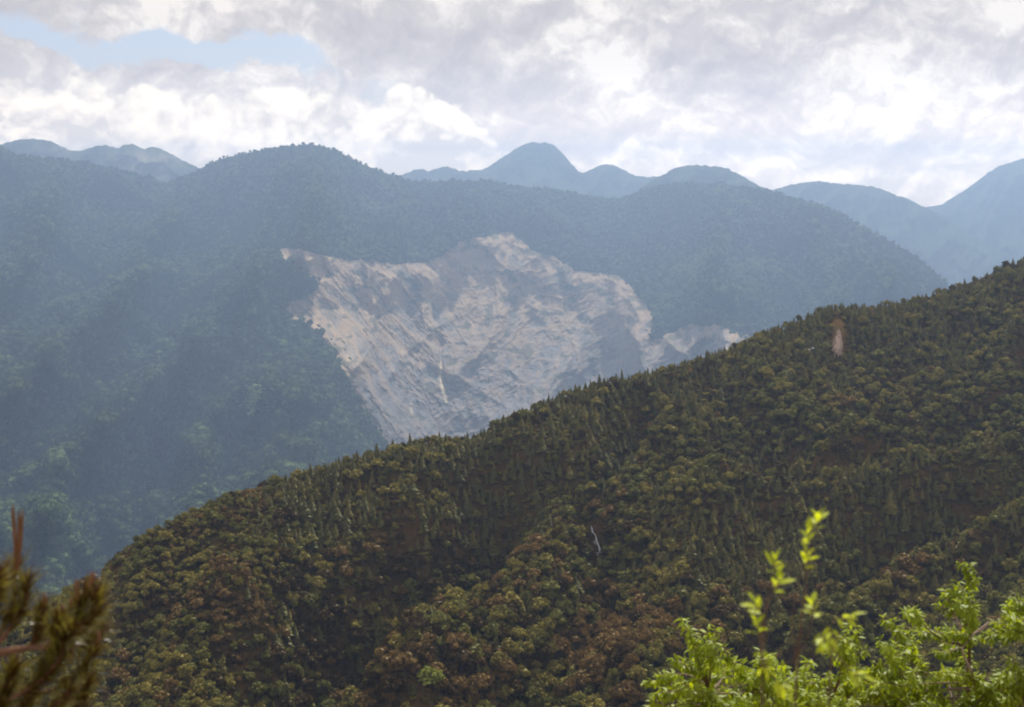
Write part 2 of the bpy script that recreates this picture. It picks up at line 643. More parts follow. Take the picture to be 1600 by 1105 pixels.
SCAR = [(434, 388), (450, 386), (470, 389), (500, 397), (545, 404), (580, 404), (600, 409), (622, 411), (660, 408), (690, 399), (704, 386),
        (718, 377), (738, 370), (765, 369), (785, 362), (800, 362), (815, 374), (832, 389), (846, 392), (862, 396), (880, 408),
        (900, 421), (925, 424), (945, 424), (968, 429), (988, 449), (1008, 473), (1022, 491), (1022, 510), (1016, 528),
        (1020, 534), (1040, 521), (1060, 512), (1080, 504), (1098, 507), (1118, 505), (1138, 512), (1146, 520), (1160, 518), (1178, 528),
        (1180, 600), (1000, 660), (800, 750), (700, 830), (620, 790), (615, 735), (608, 700), (590, 672), (572, 650), (556, 622),
        (545, 604), (538, 583), (524, 560), (506, 532), (494, 515), (468, 504), (447, 495), (440, 486), (452, 471), (478, 463),
        (497, 449), (488, 434), (468, 426), (452, 412), (438, 400)]
SCAR2 = [(497, 682), (510, 690), (520, 704), (530, 722), (524, 726), (510, 712), (500, 698)]
SCAR3 = [(424, 628), (436, 632), (440, 646), (430, 650)]
L1 = [(-700, 620), (-300, 585), (0, 520), (60, 480), (100, 457), (200, 421), (300, 396), (380, 386), (430, 387), (470, 372), (2500, 372)]
L2 = [(-700, 860), (-200, 806), (0, 792), (150, 786), (300, 768), (420, 744), (520, 724), (2500, 724)]


def poly_sd(X, Y, poly):
    """signed pixel distance, negative inside"""
    ins = np.zeros(X.shape, bool)
    p = poly + [poly[0]]
    for (x0, y0), (x1, y1) in zip(p[:-1], p[1:]):
        c = ((y0 > Y) != (y1 > Y)) & (X < (x1 - x0) * (Y - y0) / (y1 - y0 + 1e-12) + x0)
        ins ^= c
    d = seg_dist(X, Y, p)
    return np.where(ins, -d, d)


def mid_dist(px, py):
    """distance (along y) of the middle mountain's surface behind each pixel"""
    dd = lin(MID_D, px)
    sk = lin(MID_SKY, px)
    _, es = ray(px, sk)
    _, el = ray(px, py)
    y = (MS * dd - es * dd) / (MS - el)
    att = sstep(2, 60, py - sk)
    # nearer spurs: the ground steps towards the camera below their crests
    a1 = lin([(-700, 500), (0, 420), (300, 360), (440, 200), (520, 0), (2500, 0)], px)
    y = y - a1 * sstep(-6, 20, py - lin(L1, px)) * att + a1 * 0.0
    a2 = lin([(-700, 560), (300, 480), (520, 200), (600, 0), (2500, 0)], px)
    y = y - a2 * sstep(-4, 16, py - lin(L2, px))
    wx = px * 1.0
    r = ridged((wx + 0.35 * py) / 190.0, (py - 0.2 * px) / 330.0, 4, 41, 0.5)
    calm = 1 - 0.84 * np.exp(-(((px - 770) / 330) ** 4 + ((py - 540) / 210) ** 4))     # the slide has planed its bowl down
    att = att * calm
    y = y - att * 560 * (r - 0.6)
    r2 = ridged((wx - 0.8 * py) / 95.0, (py + 0.4 * px) / 150.0, 3, 51, 0.5)
    y = y - att * 150 * (r2 - 0.6)
    y = y - att * 45 * fbm(px / 60.0, py / 60.0, 4, 61)
    return y


def bowl(px, py, sd):
    ins = sstep(0, -90, sd)
    b = 260 * ins
    # broken spur on the right of the slide, standing nearer
    b = b - 150 * sstep(0, 22, px - 1000) * sstep(-2, 26, py - lin([(1000, 548), (1040, 521), (1080, 504), (1138, 510), (1178, 526), (1300, 590)], px)) * sstep(1320, 1200, px)
    return b


fm = ground_mat('mountain_forest_floor', (0.040, 0.052, 0.028), (0.050, 0.062, 0.030), (0.032, 0.044, 0.024), 0.01)
pxs = np.linspace(-640, 2300, 640)
NV = 230
bot = lin([(-640, 1180), (0, 1010), (400, 820), (800, 760), (1200, 660), (1600, 660), (2300, 800)], pxs)
sk = lin(MID_SKY, pxs)
v = np.linspace(0, 1, NV)[:, None]
PY = sk[None, :] + (bot - sk)[None, :] * v
PX = np.broadcast_to(pxs[None, :], PY.shape)
sd = poly_sd(PX, PY, SCAR)
Dm = mid_dist(PX, PY) + bowl(PX, PY, sd) + 90 * sstep(1, -8, sd)
front_pts = pt(PX, PY, Dm)
# back slope and lower flank
back = []
for k, (dd, dz) in enumerate([(1500, -900), (700, -380), (250, -110), (60, -16)]):
    b = front_pts[0].copy()
    b[:, 1] += dd
    b[:, 0] *= (b[:, 1]) / (b[:, 1] - dd)
    b[:, 2] = np.maximum(b[:, 2] + dz, VALLEY - 60)
    back.append(b)
low = []
for k, (dd, dz) in enumerate([(-200, -90), (-600, -300), (-1200, -700)]):
    b = front_pts[-1].copy()
    b[:, 0] *= (b[:, 1] + dd) / b[:, 1]
    b[:, 1] += dd
    b[:, 2] = np.maximum(b[:, 2] + dz, VALLEY - 60)
    low.append(b)
allp = np.concatenate([np.array(back), front_pts, np.array(low)], 0)
tag(obj('landslide_mountain', mesh_np('landslide_mountain', allp.reshape(-1, 3), grid_faces(allp.shape[0], allp.shape[1]), fm, True)), kind='structure')
mid_grid, mid_px, mid_py, mid_sd = front_pts, PX, PY, sd

# --- rock of the landslide
rm, n = mat_new('slide_rock')
at = {}
for k in ('tone', 'veg_shade', 'fine', 'wet'):
    a = n.new('ShaderNodeAttribute', attribute_name=k)
    at[k] = a.outputs['Fac']
geo = n.new('ShaderNodeNewGeometry')
rn = n.noise(geo.outputs['Position'], 0.03, 6.0, 0.65)
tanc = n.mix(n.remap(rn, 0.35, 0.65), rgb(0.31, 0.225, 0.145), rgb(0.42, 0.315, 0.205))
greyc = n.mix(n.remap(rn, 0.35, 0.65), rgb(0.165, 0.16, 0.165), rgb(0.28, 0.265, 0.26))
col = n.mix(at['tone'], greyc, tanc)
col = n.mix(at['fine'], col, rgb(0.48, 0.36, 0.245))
col = n.mix(at['veg_shade'], col, rgb(0.075, 0.085, 0.06))  # leftover growth, and crevice shade painted into the rock colour
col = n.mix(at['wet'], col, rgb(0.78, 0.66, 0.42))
pb = n.new('ShaderNodeBsdfDiffuse')
n.link(col, pb.inputs[0])
bp = n.new('ShaderNodeBump')
bp.inputs['Strength'].default_value = 0.7
bp.inputs['Distance'].default_value = 10.0
n.link(rn, bp.inputs['Height'])
n.link(bp.outputs[0], pb.inputs['Normal'])
o = n.new('ShaderNodeOutputMaterial')
n.link(pb.outputs[0], o.inputs['Surface'])


def build_scar(name, poly, bbox, step, amp, small=False):
    x0, y0, x1, y1 = bbox
    gx = np.arange(x0, x1, step)
    gy = np.arange(y0, y1, step)
    PX, PY = np.meshgrid(gx, gy)
    sd = poly_sd(PX, PY, poly) + 5.5 * fbm(PX / 20, PY / 16, 4, 71) + 3.0 * fbm(PX / 5, PY / 5, 2, 72) - 2.5
    main_sd = poly_sd(PX, PY, SCAR)
    base = mid_dist(PX, PY) + bowl(PX, PY, main_sd)
    inside = sstep(3, -4, sd)
    # left half: chutes run down to the right; right half: broken beds rising to the right, cut by chutes
    wr = sstep(650, 790, PX + 0.25 * (PY - 500))
    a = (PX - PY * 0.80)
    b = (PX * 0.80 + PY)
    rL = ridged(a / 30.0 + 0.35 * fbm(PX / 60, PY / 60, 2, 5), b / 120.0, 4, 81, 0.55)
    a2 = (PX * 0.55 + PY)
    b2 = (PX - PY * 0.55)
    rR = ridged(a2 / 24.0 + 0.5 * fbm(PX / 45, PY / 45, 2, 6), b2 / 55.0, 4, 91, 0.55)
    rR = 0.6 * rR + 0.55 * ridged((PX + 0.1 * PY) / 32.0 + 0.25 * fbm(PX / 40, PY / 40, 2, 8), PY / 80.0, 3, 95, 0.5)
    r = rL * (1 - wr) + rR * wr
    rub = 0.6 * fbm(PX / 7, PY / 7, 4, 101, 0.7) + 0.6 * fbm(PX / 14, PY / 22, 3, 105, 0.6)
    stk = ridged(a / 7.5 + .3 * fbm(PX / 20, PY / 20, 2, 7), b / 55.0, 3, 83, .6) * (1 - wr) + ridged(a2 / 9.0, b2 / 26.0, 3, 93, .6) * wr
    bigr = fbm(PX / 110, PY / 90, 3, 111)
    # chutes seen in the photograph
    chl = [([(845, 392), (868, 425), (905, 500), (915, 560), (935, 600)], 7, 40), ([(930, 520), (945, 560), (925, 590)], 16, 60),
           ([(688, 520), (690, 570), (694, 600), (712, 640)], 3.5, 26), ([(560, 470), (630, 545), (700, 600), (760, 690)], 6, 24),
           ([(505, 470), (560, 560), (610, 640), (650, 690)], 7, 26), ([(600, 450), (640, 520), (690, 560)], 9, -24),
           ([(780, 380), (820, 450), (860, 520)], 9, -30), ([(960, 440), (975, 500), (1000, 540)], 9, -28),
           ([(720, 390), (700, 450), (690, 520)], 10, -18), ([(1010, 556), (1080, 530), (1160, 545)], 10, 45),
           ([(520, 560), (560, 610), (600, 668)], 6, -26)]
    ch = 0
    for pl, wd, am in chl:
        ch = ch + am * np.exp(-(seg_dist(PX, PY, pl) / wd) ** 2)
    relief = amp * (-0.62 * (r - 0.6)) + amp * 0.42 * rub + amp * 0.15 * bigr - amp * 0.24 * (stk - .6) + (0 if small else ch * 0.85)
    d = base + (relief + 4) * inside + (1 - inside) * 110
    # head scarp: a lip under the standing forest
    lip = np.exp(-((sd + 7) / 5.0) ** 2)
    d = d + lip * 14
    V = pt(PX, PY, d)
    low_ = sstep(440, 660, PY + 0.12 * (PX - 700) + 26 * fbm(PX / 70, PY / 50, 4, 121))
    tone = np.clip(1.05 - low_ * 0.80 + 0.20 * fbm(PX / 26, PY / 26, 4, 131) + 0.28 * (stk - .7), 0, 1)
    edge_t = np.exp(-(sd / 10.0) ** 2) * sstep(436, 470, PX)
    tone = np.clip(tone + 0.5 * edge_t - 0.5 * sstep(.55, .15, r), 0, 1)  # paler rim; low lines of the relief greyed as painted shade
    vg_shade = sstep(0.30, 0.62, fbm(PX / 30, PY / 20, 4, 141) + 0.25 * sstep(-28, -4, sd) * wr)
    for (bx, by, brx, bry, am) in [(572, 408, 26, 9, .9), (852, 398, 14, 10, .9), (935, 545, 17, 24, .8), (700, 480, 20, 10, .4), (872, 440, 9, 9, .8),
                                   (735, 560, 14, 9, .5), (565, 640, 16, 30, .35), (745, 405, 10, 9, .5), (1060, 550, 60, 18, .45), (640, 655, 40, 22, .3),
                                   (790, 455, 30, 10, .4), (820, 560, 16, 12, .5), (745, 622, 34, 7, .7)]:
        vg_shade = np.maximum(vg_shade, am * np.exp(-(((PX - bx) / brx) ** 2 + ((PY - by) / bry) ** 2)) * (1 + 0.6 * rub))
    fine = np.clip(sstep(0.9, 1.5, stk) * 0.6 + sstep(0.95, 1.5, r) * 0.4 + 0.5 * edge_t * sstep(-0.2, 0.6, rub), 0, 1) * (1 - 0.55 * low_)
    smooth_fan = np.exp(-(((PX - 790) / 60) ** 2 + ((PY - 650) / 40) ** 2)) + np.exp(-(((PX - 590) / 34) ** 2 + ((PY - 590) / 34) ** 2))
    vg_shade = np.maximum(vg_shade, 0.55 * sstep(.42, .12, r) * sstep(-.3, .4, rub))  # furrows of the relief darkened as well: painted shade, no plants
    vg_shade = vg_shade * (1 - 0.8 * np.clip(smooth_fan, 0, 1)) * (0.5 if small else 0.72)
    wet = np.exp(-(seg_dist(PX, PY, [(689, 566), (688, 590), (692, 612), (697, 628)]) / 1.9) ** 2) * 0.8
    wet = np.maximum(wet, 0.4 * np.exp(-(seg_dist(PX, PY, [(642, 628), (643, 645)]) / 1.8) ** 2))
    f = grid_faces(*PX.shape)
    keep = (inside.ravel()[f].max(1) > 0.0)
    f = f[keep]
    used, inv = np.unique(f, return_inverse=True)
    A = {k: q.ravel()[used] for k, q in (('tone', tone), ('veg_shade', np.clip(vg_shade, 0, 1)), ('fine', fine), ('wet', wet))}
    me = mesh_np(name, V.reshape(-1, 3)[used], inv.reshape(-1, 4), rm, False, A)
    return obj(name, me)


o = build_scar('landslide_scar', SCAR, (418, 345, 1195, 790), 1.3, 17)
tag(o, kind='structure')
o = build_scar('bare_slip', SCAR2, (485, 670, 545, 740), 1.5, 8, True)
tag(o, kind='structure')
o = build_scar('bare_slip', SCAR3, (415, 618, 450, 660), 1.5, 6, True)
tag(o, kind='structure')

# ------------------------------------------------------------------ far ranges
def far_mat(name, c1, c2, c3):
    m, n = mat_new(name)
    g = n.new('ShaderNodeNewGeometry')
    a = n.noise(g.outputs['Position'], 0.0016, 7.0, 0.62)
    b = n.noise(g.outputs['Position'], 0.03, 4.0, 0.7)
    at = n.new('ShaderNodeAttribute', attribute_name='bare')
    col = n.mix(n.remap(b, 0.3, 0.7), rgb(*c1), rgb(*c2))
    bare = n.math('MULTIPLY', at.outputs['Fac'], n.remap(a, 0.32, 0.50))
    col = n.mix(bare, col, rgb(*c3))
    d = n.new('ShaderNodeBsdfDiffuse')
    n.link(col, d.inputs[0])
    bp = n.new('ShaderNodeBump')
    bp.inputs['Strength'].default_value = 1.0
    bp.inputs['Distance'].default_value = 14.0
    n.link(b, bp.inputs['Height'])
    n.link(bp.outputs[0], d.inputs['Normal'])
    o = n.new('ShaderNodeOutputMaterial')
    n.link(d.outputs[0], o.inputs['Surface'])
    return m


farm = far_mat('far_forest', (0.035, 0.05, 0.025), (0.07, 0.085, 0.045), (0.40, 0.34, 0.27))


def far_range(name, skyl, dist, depth_py, seed, relief=260, bare=None, tree=1.5):
    x0, x1 = skyl[0][0], skyl[-1][0]
    gx = np.arange(x0, x1 + 1, 2.5)
    s0 = lin(skyl, gx) + tree * fbm(gx / 7.0, gx * 0 + seed, 3, seed, 0.6)
    NVV = 110
    v = np.linspace(0, 1, NVV)[:, None] ** 1.3
    PY = s0[None] + depth_py * v
    PX = np.broadcast_to(gx[None], PY.shape)
    d0 = lin(dist, PX)
    _, es = ray(PX, np.broadcast_to(s0[None], PY.shape))
    _, el = ray(PX, PY)
    y = (0.5 * d0 - es * d0) / (0.5 - el)
    att = sstep(0, 30, PY - s0[None])
    y = y - att * relief * (ridged((PX + 0.5 * (PY - s0)) / 60.0, (PY - s0 - 0.1 * PX) / 130.0, 4, seed, 0.55) - 0.6)
    y = y - att * relief * 0.3 * fbm(PX / 18, PY / 18, 3, seed + 5)
    p = pt(PX, PY, y)
    b = p[0].copy()
    rows = []
    for dd, dz in [(1500, -1500), (1000, -560), (400, -150), (90, -18)]:
        q = b.copy()
        q[:, 0] *= (q[:, 1] + dd) / q[:, 1]
        q[:, 1] += dd
        q[:, 2] = np.maximum(q[:, 2] + dz, VALLEY - 60)
        rows.append(q)
    l = p[-1].copy()
    l[:, 0] *= (l[:, 1] - 1500) / l[:, 1]
    l[:, 1] -= 1500
    l[:, 2] = np.minimum(l[:, 2] - 1000, VALLEY - 60)
    allp = np.concatenate([np.array(rows), p, l[None]], 0)
    bb = np.zeros(allp.shape[:2])
    if bare:
        for (bx, by, rx, ry, am) in bare:
            bb[len(rows):-1] = np.maximum(bb[len(rows):-1], am * np.exp(-(((PX - bx) / rx) ** 2 + ((PY - by) / ry) ** 2)))
    me = mesh_np(name, allp.reshape(-1, 3), grid_faces(*allp.shape[:2]), farm, True, {'bare': bb})
    return tag(obj(name, me), kind='structure')


far_range('far_mountain_range', [(-900, 226), (-400, 228), (-100, 238), (0, 226), (18, 221), (30, 218), (48, 217), (75, 219), (95, 228), (108, 235), (126, 236), (150, 228),
                        (166, 227), (184, 232), (196, 226), (207, 225), (224, 233), (240, 229), (254, 234), (270, 242),
                        (290, 253), (310, 262), (340, 272), (420, 300), (520, 360)], [(-900, 9000), (520, 9500)], 330, 201, 260,
          [(215, 262, 34, 22, 1.0), (262, 250, 20, 12, 0.7), (90, 234, 30, 8, 0.4)])
far_range('far_peak', [(480, 380), (560, 310), (600, 288), (630, 273), (645, 266), (660, 264), (670, 268), (690, 261), (700, 260), (712, 265), (728, 268),
                             (738, 265), (750, 266), (762, 261), (778, 251), (790, 243), (808, 231), (822, 224), (836, 222), (842, 224), (852, 222),
                             (866, 227), (880, 240), (893, 256), (906, 270), (914, 270), (928, 262), (942, 257), (958, 258),
                             (975, 266), (990, 274), (1010, 277), (1026, 275), (1060, 290), (1150, 330), (1300, 420)],
          [(480, 11200), (1300, 11000)], 330, 211, 330)
far_range('far_ridge', [(960, 340), (1000, 295), (1020, 281), (1040, 271), (1052, 263), (1070, 259), (1092, 258), (1112, 260), (1130, 261),
                               (1150, 270), (1170, 281), (1190, 292), (1210, 298), (1260, 325), (1400, 420), (1500, 480)],
          [(960, 8800), (1500, 8600)], 300, 221, 260)
far_range('far_shoulder', [(1080, 360), (1140, 320), (1200, 299), (1230, 290), (1258, 285), (1280, 283), (1310, 287), (1340, 289), (1366, 292), (1382, 297),
                           (1400, 305), (1418, 310), (1438, 321), (1470, 335), (1540, 380), (1700, 460), (1900, 560)],
          [(1080, 10800), (1900, 10200)], 420, 231, 300)
far_range('far_flank', [(1330, 400), (1400, 345), (1440, 325), (1468, 321), (1490, 308), (1512, 294), (1530, 281), (1548, 267), (1562, 259), (1580, 254),
                        (1600, 247), (1660, 232), (1750, 226), (1900, 240), (2200, 228), (2700, 250), (3200, 300)],
          [(1330, 12500), (3200, 11500)], 420, 241, 330)

# ------------------------------------------------------------------ plant shapes
def rand_unit(n, r):
    v = r.normal(size=(n, 3))
    return v / np.linalg.norm(v, axis=1, keepdims=True)


def quads(cent, nrm, size, r, aspect=1.0):
    """small four-sided sprays of foliage"""
    t = np.cross(nrm, rand_unit(len(cent), r))
    t /= np.linalg.norm(t, axis=1, keepdims=True) + 1e-9
    b = np.cross(nrm, t)
    s = size[:, None] * 0.5
    j = lambda: r.uniform(0.6, 1.2, (len(cent), 1))
    V = np.stack([cent - t * s * j() - b * s * aspect * j(), cent + t * s * j() - b * s * aspect * j(),
                  cent + t * s * j() + b * s * aspect * j(), cent - t * s * j() + b * s * aspect * j()], 1)
    f = np.arange(len(cent) * 4).reshape(-1, 4)
    return V.reshape(-1, 3), f


def ico(sub):
    import bmesh
    bm = bmesh.new()
    bmesh.ops.create_icosphere(bm, subdivisions=sub, radius=1.0)
    v = np.array([q.co[:] for q in bm.verts])
    f = np.array([[q.index for q in t.verts] for t in bm.faces])
    bm.free()
    return v, f


ICO1, ICO2 = ico(1), ico(2)


def join(parts):
    V, Fc, o = [], [], 0
    for v, f in parts:
        if f.shape[1] == 4:
            f = np.concatenate([f[:, [0, 1, 2]], f[:, [0, 2, 3]]])
        V.append(v)
        Fc.append(f + o)
        o += len(v)
    return np.concatenate(V), np.concatenate(Fc)


def broad_crown(seed, nlobe=13, per=48, qs=0.20, flat=0.9, core=0.70):
    """crown for a tree of height 1: foliage between z=.28 and 1, radius about .42"""
    r = np.random.default_rng(seed)
    parts = []
    lc = []
    for i in range(nlobe):
        a = i * 2.4 + r.uniform(-0.4, 0.4)
        zz = r.uniform(0.42, 0.80)
        rr = r.uniform(0.08, 0.32) * (1.15 - abs(zz - 0.5))
        lc.append((rr * math.cos(a), rr * math.sin(a), zz, r.uniform(0.08, 0.17)))
    lc.append((r.uniform(-.06, .06), r.uniform(-.06, .06), 0.80, 0.16))
    for (x, y, z, s) in lc:
        c = np.array([x, y, z])
        n = rand_unit(per, r)
        n[:, 2] = np.abs(n[:, 2]) * 0.9 - 0.25
        n /= np.linalg.norm(n, axis=1, keepdims=True)
        rad = s * r.uniform(0.7, 1.35, (per, 1))
        p = c + n * rad * np.array([1, 1, flat])
        nn = n + 0.7 * rand_unit(per, r)
        nn /= np.linalg.norm(nn, axis=1, keepdims=True)
        parts.append(quads(p, nn, np.full(per, s * qs * 3.2) * r.uniform(0.6, 1.3, per), r))
        v = ICO1[0] * s * core * np.array([1, 1, flat]) * r.uniform(0.8, 1.15, (len(ICO1[0]), 1)) + c
        parts.append((v, ICO1[1]))
    return join(parts)


def cone_tube(p0, p1, r0, r1, n=5):
    p0, p1 = np.array(p0, float), np.array(p1, float)
    d = p1 - p0
    d /= np.linalg.norm(d) + 1e-9
    t = np.cross(d, [0, 0, 1.0] if abs(d[2]) < 0.9 else [1.0, 0, 0])
    t /= np.linalg.norm(t)
    b = np.cross(d, t)
    a = np.arange(n) * 2 * PI / n
    ring = np.cos(a)[:, None] * t + np.sin(a)[:, None] * b
    V = np.concatenate([p0 + ring * r0, p1 + ring * r1])
    i = np.arange(n)
    f = np.stack([i, (i + 1) % n, (i + 1) % n + n, i + n], 1)
    return V, f


def tube_path(P_, R, n=6):
    """bent tapering limb through points"""
    P_ = np.array(P_, float)
    V = []
    m = len(P_)
    up = np.array([0.13, 0.21, 1.0])
    for i in range(m):
        d = P_[min(i + 1, m - 1)] - P_[max(i - 1, 0)]
        d /= np.linalg.norm(d) + 1e-9
        t = np.cross(d, up if abs(d @ up) < 0.95 else [1.0, 0, 0])
        t /= np.linalg.norm(t)
        b = np.cross(d, t)
        a = np.arange(n) * 2 * PI / n
        V.append(P_[i] + (np.cos(a)[:, None] * t + np.sin(a)[:, None] * b) * R[i])
    V = np.concatenate(V)
    f = []
    for i in range(m - 1):
        for k in range(n):
            f.append([i * n + k, i * n + (k + 1) % n, (i + 1) * n + (k + 1) % n, (i + 1) * n + k])
    return V, np.array(f)


def broad_trunk(seed):
    r = np.random.default_rng(seed + 900)
    parts = [tube_path([(0, 0, -0.05), (r.uniform(-.02, .02), r.uniform(-.02, .02), .25), (r.uniform(-.04, .04), r.uniform(-.04, .04), .5), (0, 0, .78)],
                       [.034, .024, .017, .006])]
    for i in range(5):
        a = i * 1.26 + r.uniform(-.3, .3)
        z0 = r.uniform(.28, .5)
        parts.append(tube_path([(0, 0, z0), (.12 * math.cos(a), .12 * math.sin(a), z0 + .12), (.24 * math.cos(a), .24 * math.sin(a), z0 + r.uniform(.16, .26))],
                               [.013, .009, .003], 4))
    return join(parts)


def conifer_crown(seed, levels=15, per=8, rad=0.17):
    """narrow crown of drooping branch sprays, height 1"""
    r = np.random.default_rng(seed)
    V, Fc = [], []
    o = 0
    for L in range(levels):
        t = L / (levels - 1)
        z = 0.16 + 0.80 * t
        rr = rad * (1 - t) ** 0.75 + 0.012
        for k in range(max(3, int(per * (1 - 0.5 * t)))):
            a = k * 2 * PI / per + L * 0.7 + r.uniform(-.3, .3)
            l = rr * r.uniform(0.6, 1.2)
            wd = l * 0.42
            c, s = math.cos(a), math.sin(a)
            dr = -l * r.uniform(0.25, 0.6)
            tip = np.array([c * l, s * l, z + dr])
            sidev = np.array([-s, c, 0]) * wd
            mid = np.array([c * l * .55, s * l * .55, z + dr * .35])
            V += [np.array([0, 0, z + .012]), mid - sidev, tip, mid + sidev, mid + np.array([0, 0, 0.02])]
            Fc += [[o, o + 1, o + 4], [o, o + 4, o + 3], [o + 1, o + 2, o + 4], [o + 4, o + 2, o + 3]]
            o += 5
    parts = [(np.array(V), np.array(Fc))]
    for (z0, z1, r0, r1) in [(0.14, 0.5, rad * .62, rad * .36), (0.5, 1.0, rad * .36, 0.004)]:
        v, f = cone_tube((0, 0, z0), (0, 0, z1), r0, r1, 7)
        v += r.normal(scale=.008, size=v.shape)
        parts.append((v, f))
    return join(parts)


def conifer_trunk():
    return join([cone_tube((0, 0, -0.06), (0, 0, 0.97), .017, .003, 6)])


def shrub_shape(seed, per=34):
    r = np.random.default_rng(seed)
    parts = []
    for i in range(5):
        c = np.array([r.uniform(-.3, .3), r.uniform(-.3, .3), r.uniform(.15, .5)])
        s = r.uniform(.22, .36)
        n = rand_unit(per, r)
        n[:, 2] = np.abs(n[:, 2]) - 0.2
        p = c + n * s * r.uniform(.7, 1.15, (per, 1))
        nn = n + .7 * rand_unit(per, r)
        nn /= np.linalg.norm(nn, axis=1, keepdims=True)
        parts.append(quads(p, nn, np.full(per, s * .5) * r.uniform(.6, 1.3, per), r))
        parts.append((ICO1[0] * s * .75 + c, ICO1[1]))
    return join(parts)


def clump_shape(seed, conical=False):
    """far tree: a lumpy crown of 80 faces and loose sprays"""
    r = np.random.default_rng(seed)
    v = ICO2[0].copy()
    if conical:
        v = v * np.array([0.20, 0.20, 0.52])
        v[:, :2] *= (1.35 - (v[:, 2:3] + 0.52) / 1.04)
        v[:, 2] += 0.5
    else:
        v = v * np.array([0.43, 0.43, 0.36])
        v[:, 2] += 0.60
    v += r.normal(scale=0.055 if not conical else 0.02, size=v.shape)
    parts = [(v, ICO2[1])]
    k = r.integers(0, len(v), 26)
    p = v[k] * np.array([1.06, 1.06, 1.02])
    parts.append(quads(p, rand_unit(26, r), np.full(26, 0.2 if not conical else .12) * r.uniform(.6, 1.2, 26), r))
    parts.append(cone_tube((0, 0, -.05), (0, 0, .5), .03, .02, 4))
    return join(parts)


# ------------------------------------------------------------------ foliage materials
M_bark = simple_mat('forest_bark', (0.13, 0.10, 0.07), 0.9, 3.0)
M = {
    'green': foliage_mat('leaf_green', (0.090, 0.092, 0.018), (0.200, 0.186, 0.038), 0.25, gloss=0.012),
    'olive': foliage_mat('leaf_olive', (0.150, 0.132, 0.024), (0.275, 0.228, 0.044), 0.25, gloss=0.012),
    'rust': foliage_mat('leaf_rust', (0.140, 0.088, 0.024), (0.22, 0.140, 0.040), 0.22, gloss=0.012),
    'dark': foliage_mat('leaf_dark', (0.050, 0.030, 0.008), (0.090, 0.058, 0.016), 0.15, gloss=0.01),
    'lime': foliage_mat('leaf_lime', (0.21, 0.235, 0.03), (0.27, 0.29, 0.04), 0.3),
    'conifer': foliage_mat('needles_dark', (0.074, 0.068, 0.020), (0.155, 0.145, 0.042), 0.12, gloss=0.012),
    'conifer_olive': foliage_mat('needles_olive', (0.110, 0.095, 0.022), (0.21, 0.18, 0.042), 0.15, gloss=0.012),
}
M_mid = foliage_mat('mountain_leaf', (0.008, 0.014, 0.007), (0.105, 0.145, 0.055), 0.15, (0.15, 0.21, 0.075), 0.0035, 1.0, 0.0)
M_midd = foliage_mat('mountain_leaf_dark', (0.020, 0.030, 0.016), (0.05, 0.064, 0.030), 0.12, (0.03, 0.045, 0.024), 0.003, 1.0, 0.0)

# ------------------------------------------------------------------ scatter with instances (only for masses nobody could count)
def proto(name, parts_mats):
    """one joined mesh with several materials, kept out of the scene, for instancing"""
    V, Fc, mi, o = [], [], [], 0
    mats = []
    for (v, f), m in parts_mats:
        V.append(v)
        Fc.append(f + o)
        o += len(v)
        mi += [len(mats)] * len(f)
        mats.append(m)
    me = mesh_np(name, np.concatenate(V), np.concatenate(Fc))
    for m in mats:
        me.materials.append(m)
    me.polygons.foreach_set('material_index', np.array(mi, dtype=np.int32))
    return bpy.data.objects.new(name, me)


def scatter(name, pos, scale3, rotz, idx, protos, kind='stuff', label=None, cat=None):
    me = bpy.data.meshes.new(name)
    n = len(pos)
    me.vertices.add(n)
    me.vertices.foreach_set('co', np.ascontiguousarray(pos, dtype=np.float32).ravel())
    a = me.attributes.new('s', 'FLOAT_VECTOR', 'POINT')
    a.data.foreach_set('vector', np.ascontiguousarray(scale3, dtype=np.float32).ravel())
    rot = np.zeros((n, 3), np.float32)
    rot[:, 2] = rotz
    rot[:, 0] = rng.normal(scale=.04, size=n)
    rot[:, 1] = rng.normal(scale=.04, size=n)
    a = me.attributes.new('r', 'FLOAT_VECTOR', 'POINT')
    a.data.foreach_set('vector', rot.ravel())
    a = me.attributes.new('k', 'INT', 'POINT')
    a.data.foreach_set('value', np.ascontiguousarray(idx, dtype=np.int32))
    ng = bpy.data.node_groups.new(name, 'GeometryNodeTree')
    ng.interface.new_socket('Geometry', in_out='INPUT', socket_type='NodeSocketGeometry')
    ng.interface.new_socket('Geometry', in_out='OUTPUT', socket_type='NodeSocketGeometry')
    nn = ng.nodes
    gi = nn.new('NodeGroupInput')
    go = nn.new('NodeGroupOutput')
    iop = nn.new('GeometryNodeInstanceOnPoints')
    g2i = nn.new('GeometryNodeGeometryToInstance')
    for p in reversed(protos):
        oi = nn.new('GeometryNodeObjectInfo')
        oi.inputs['Object'].default_value = p
        oi.inputs['As Instance'].default_value = True
        ng.links.new(oi.outputs['Geometry'], g2i.inputs[0])

    def named(nm, typ):
        q = nn.new('GeometryNodeInputNamedAttribute')
        q.data_type = typ
        q.inputs['Name'].default_value = nm
        return q.outputs['Attribute']
    ng.links.new(gi.outputs[0], iop.inputs['Points'])
    ng.links.new(g2i.outputs[0], iop.inputs['Instance'])
    iop.inputs['Pick Instance'].default_value = True
    ng.links.new(named('k', 'INT'), iop.inputs['Instance Index'])
    ng.links.new(named('s', 'FLOAT_VECTOR'), iop.inputs['Scale'])
    e2r = nn.new('FunctionNodeEulerToRotation')
    ng.links.new(named('r', 'FLOAT_VECTOR'), e2r.inputs[0])
    ng.links.new(e2r.outputs[0], iop.inputs['Rotation'])
    ng.links.new(iop.outputs[0], go.inputs[0])
    o = obj(name, me)
    md = o.modifiers.new('scatter', 'NODES')
    md.node_group = ng
    tag(o, label, cat, None, kind)
    return o


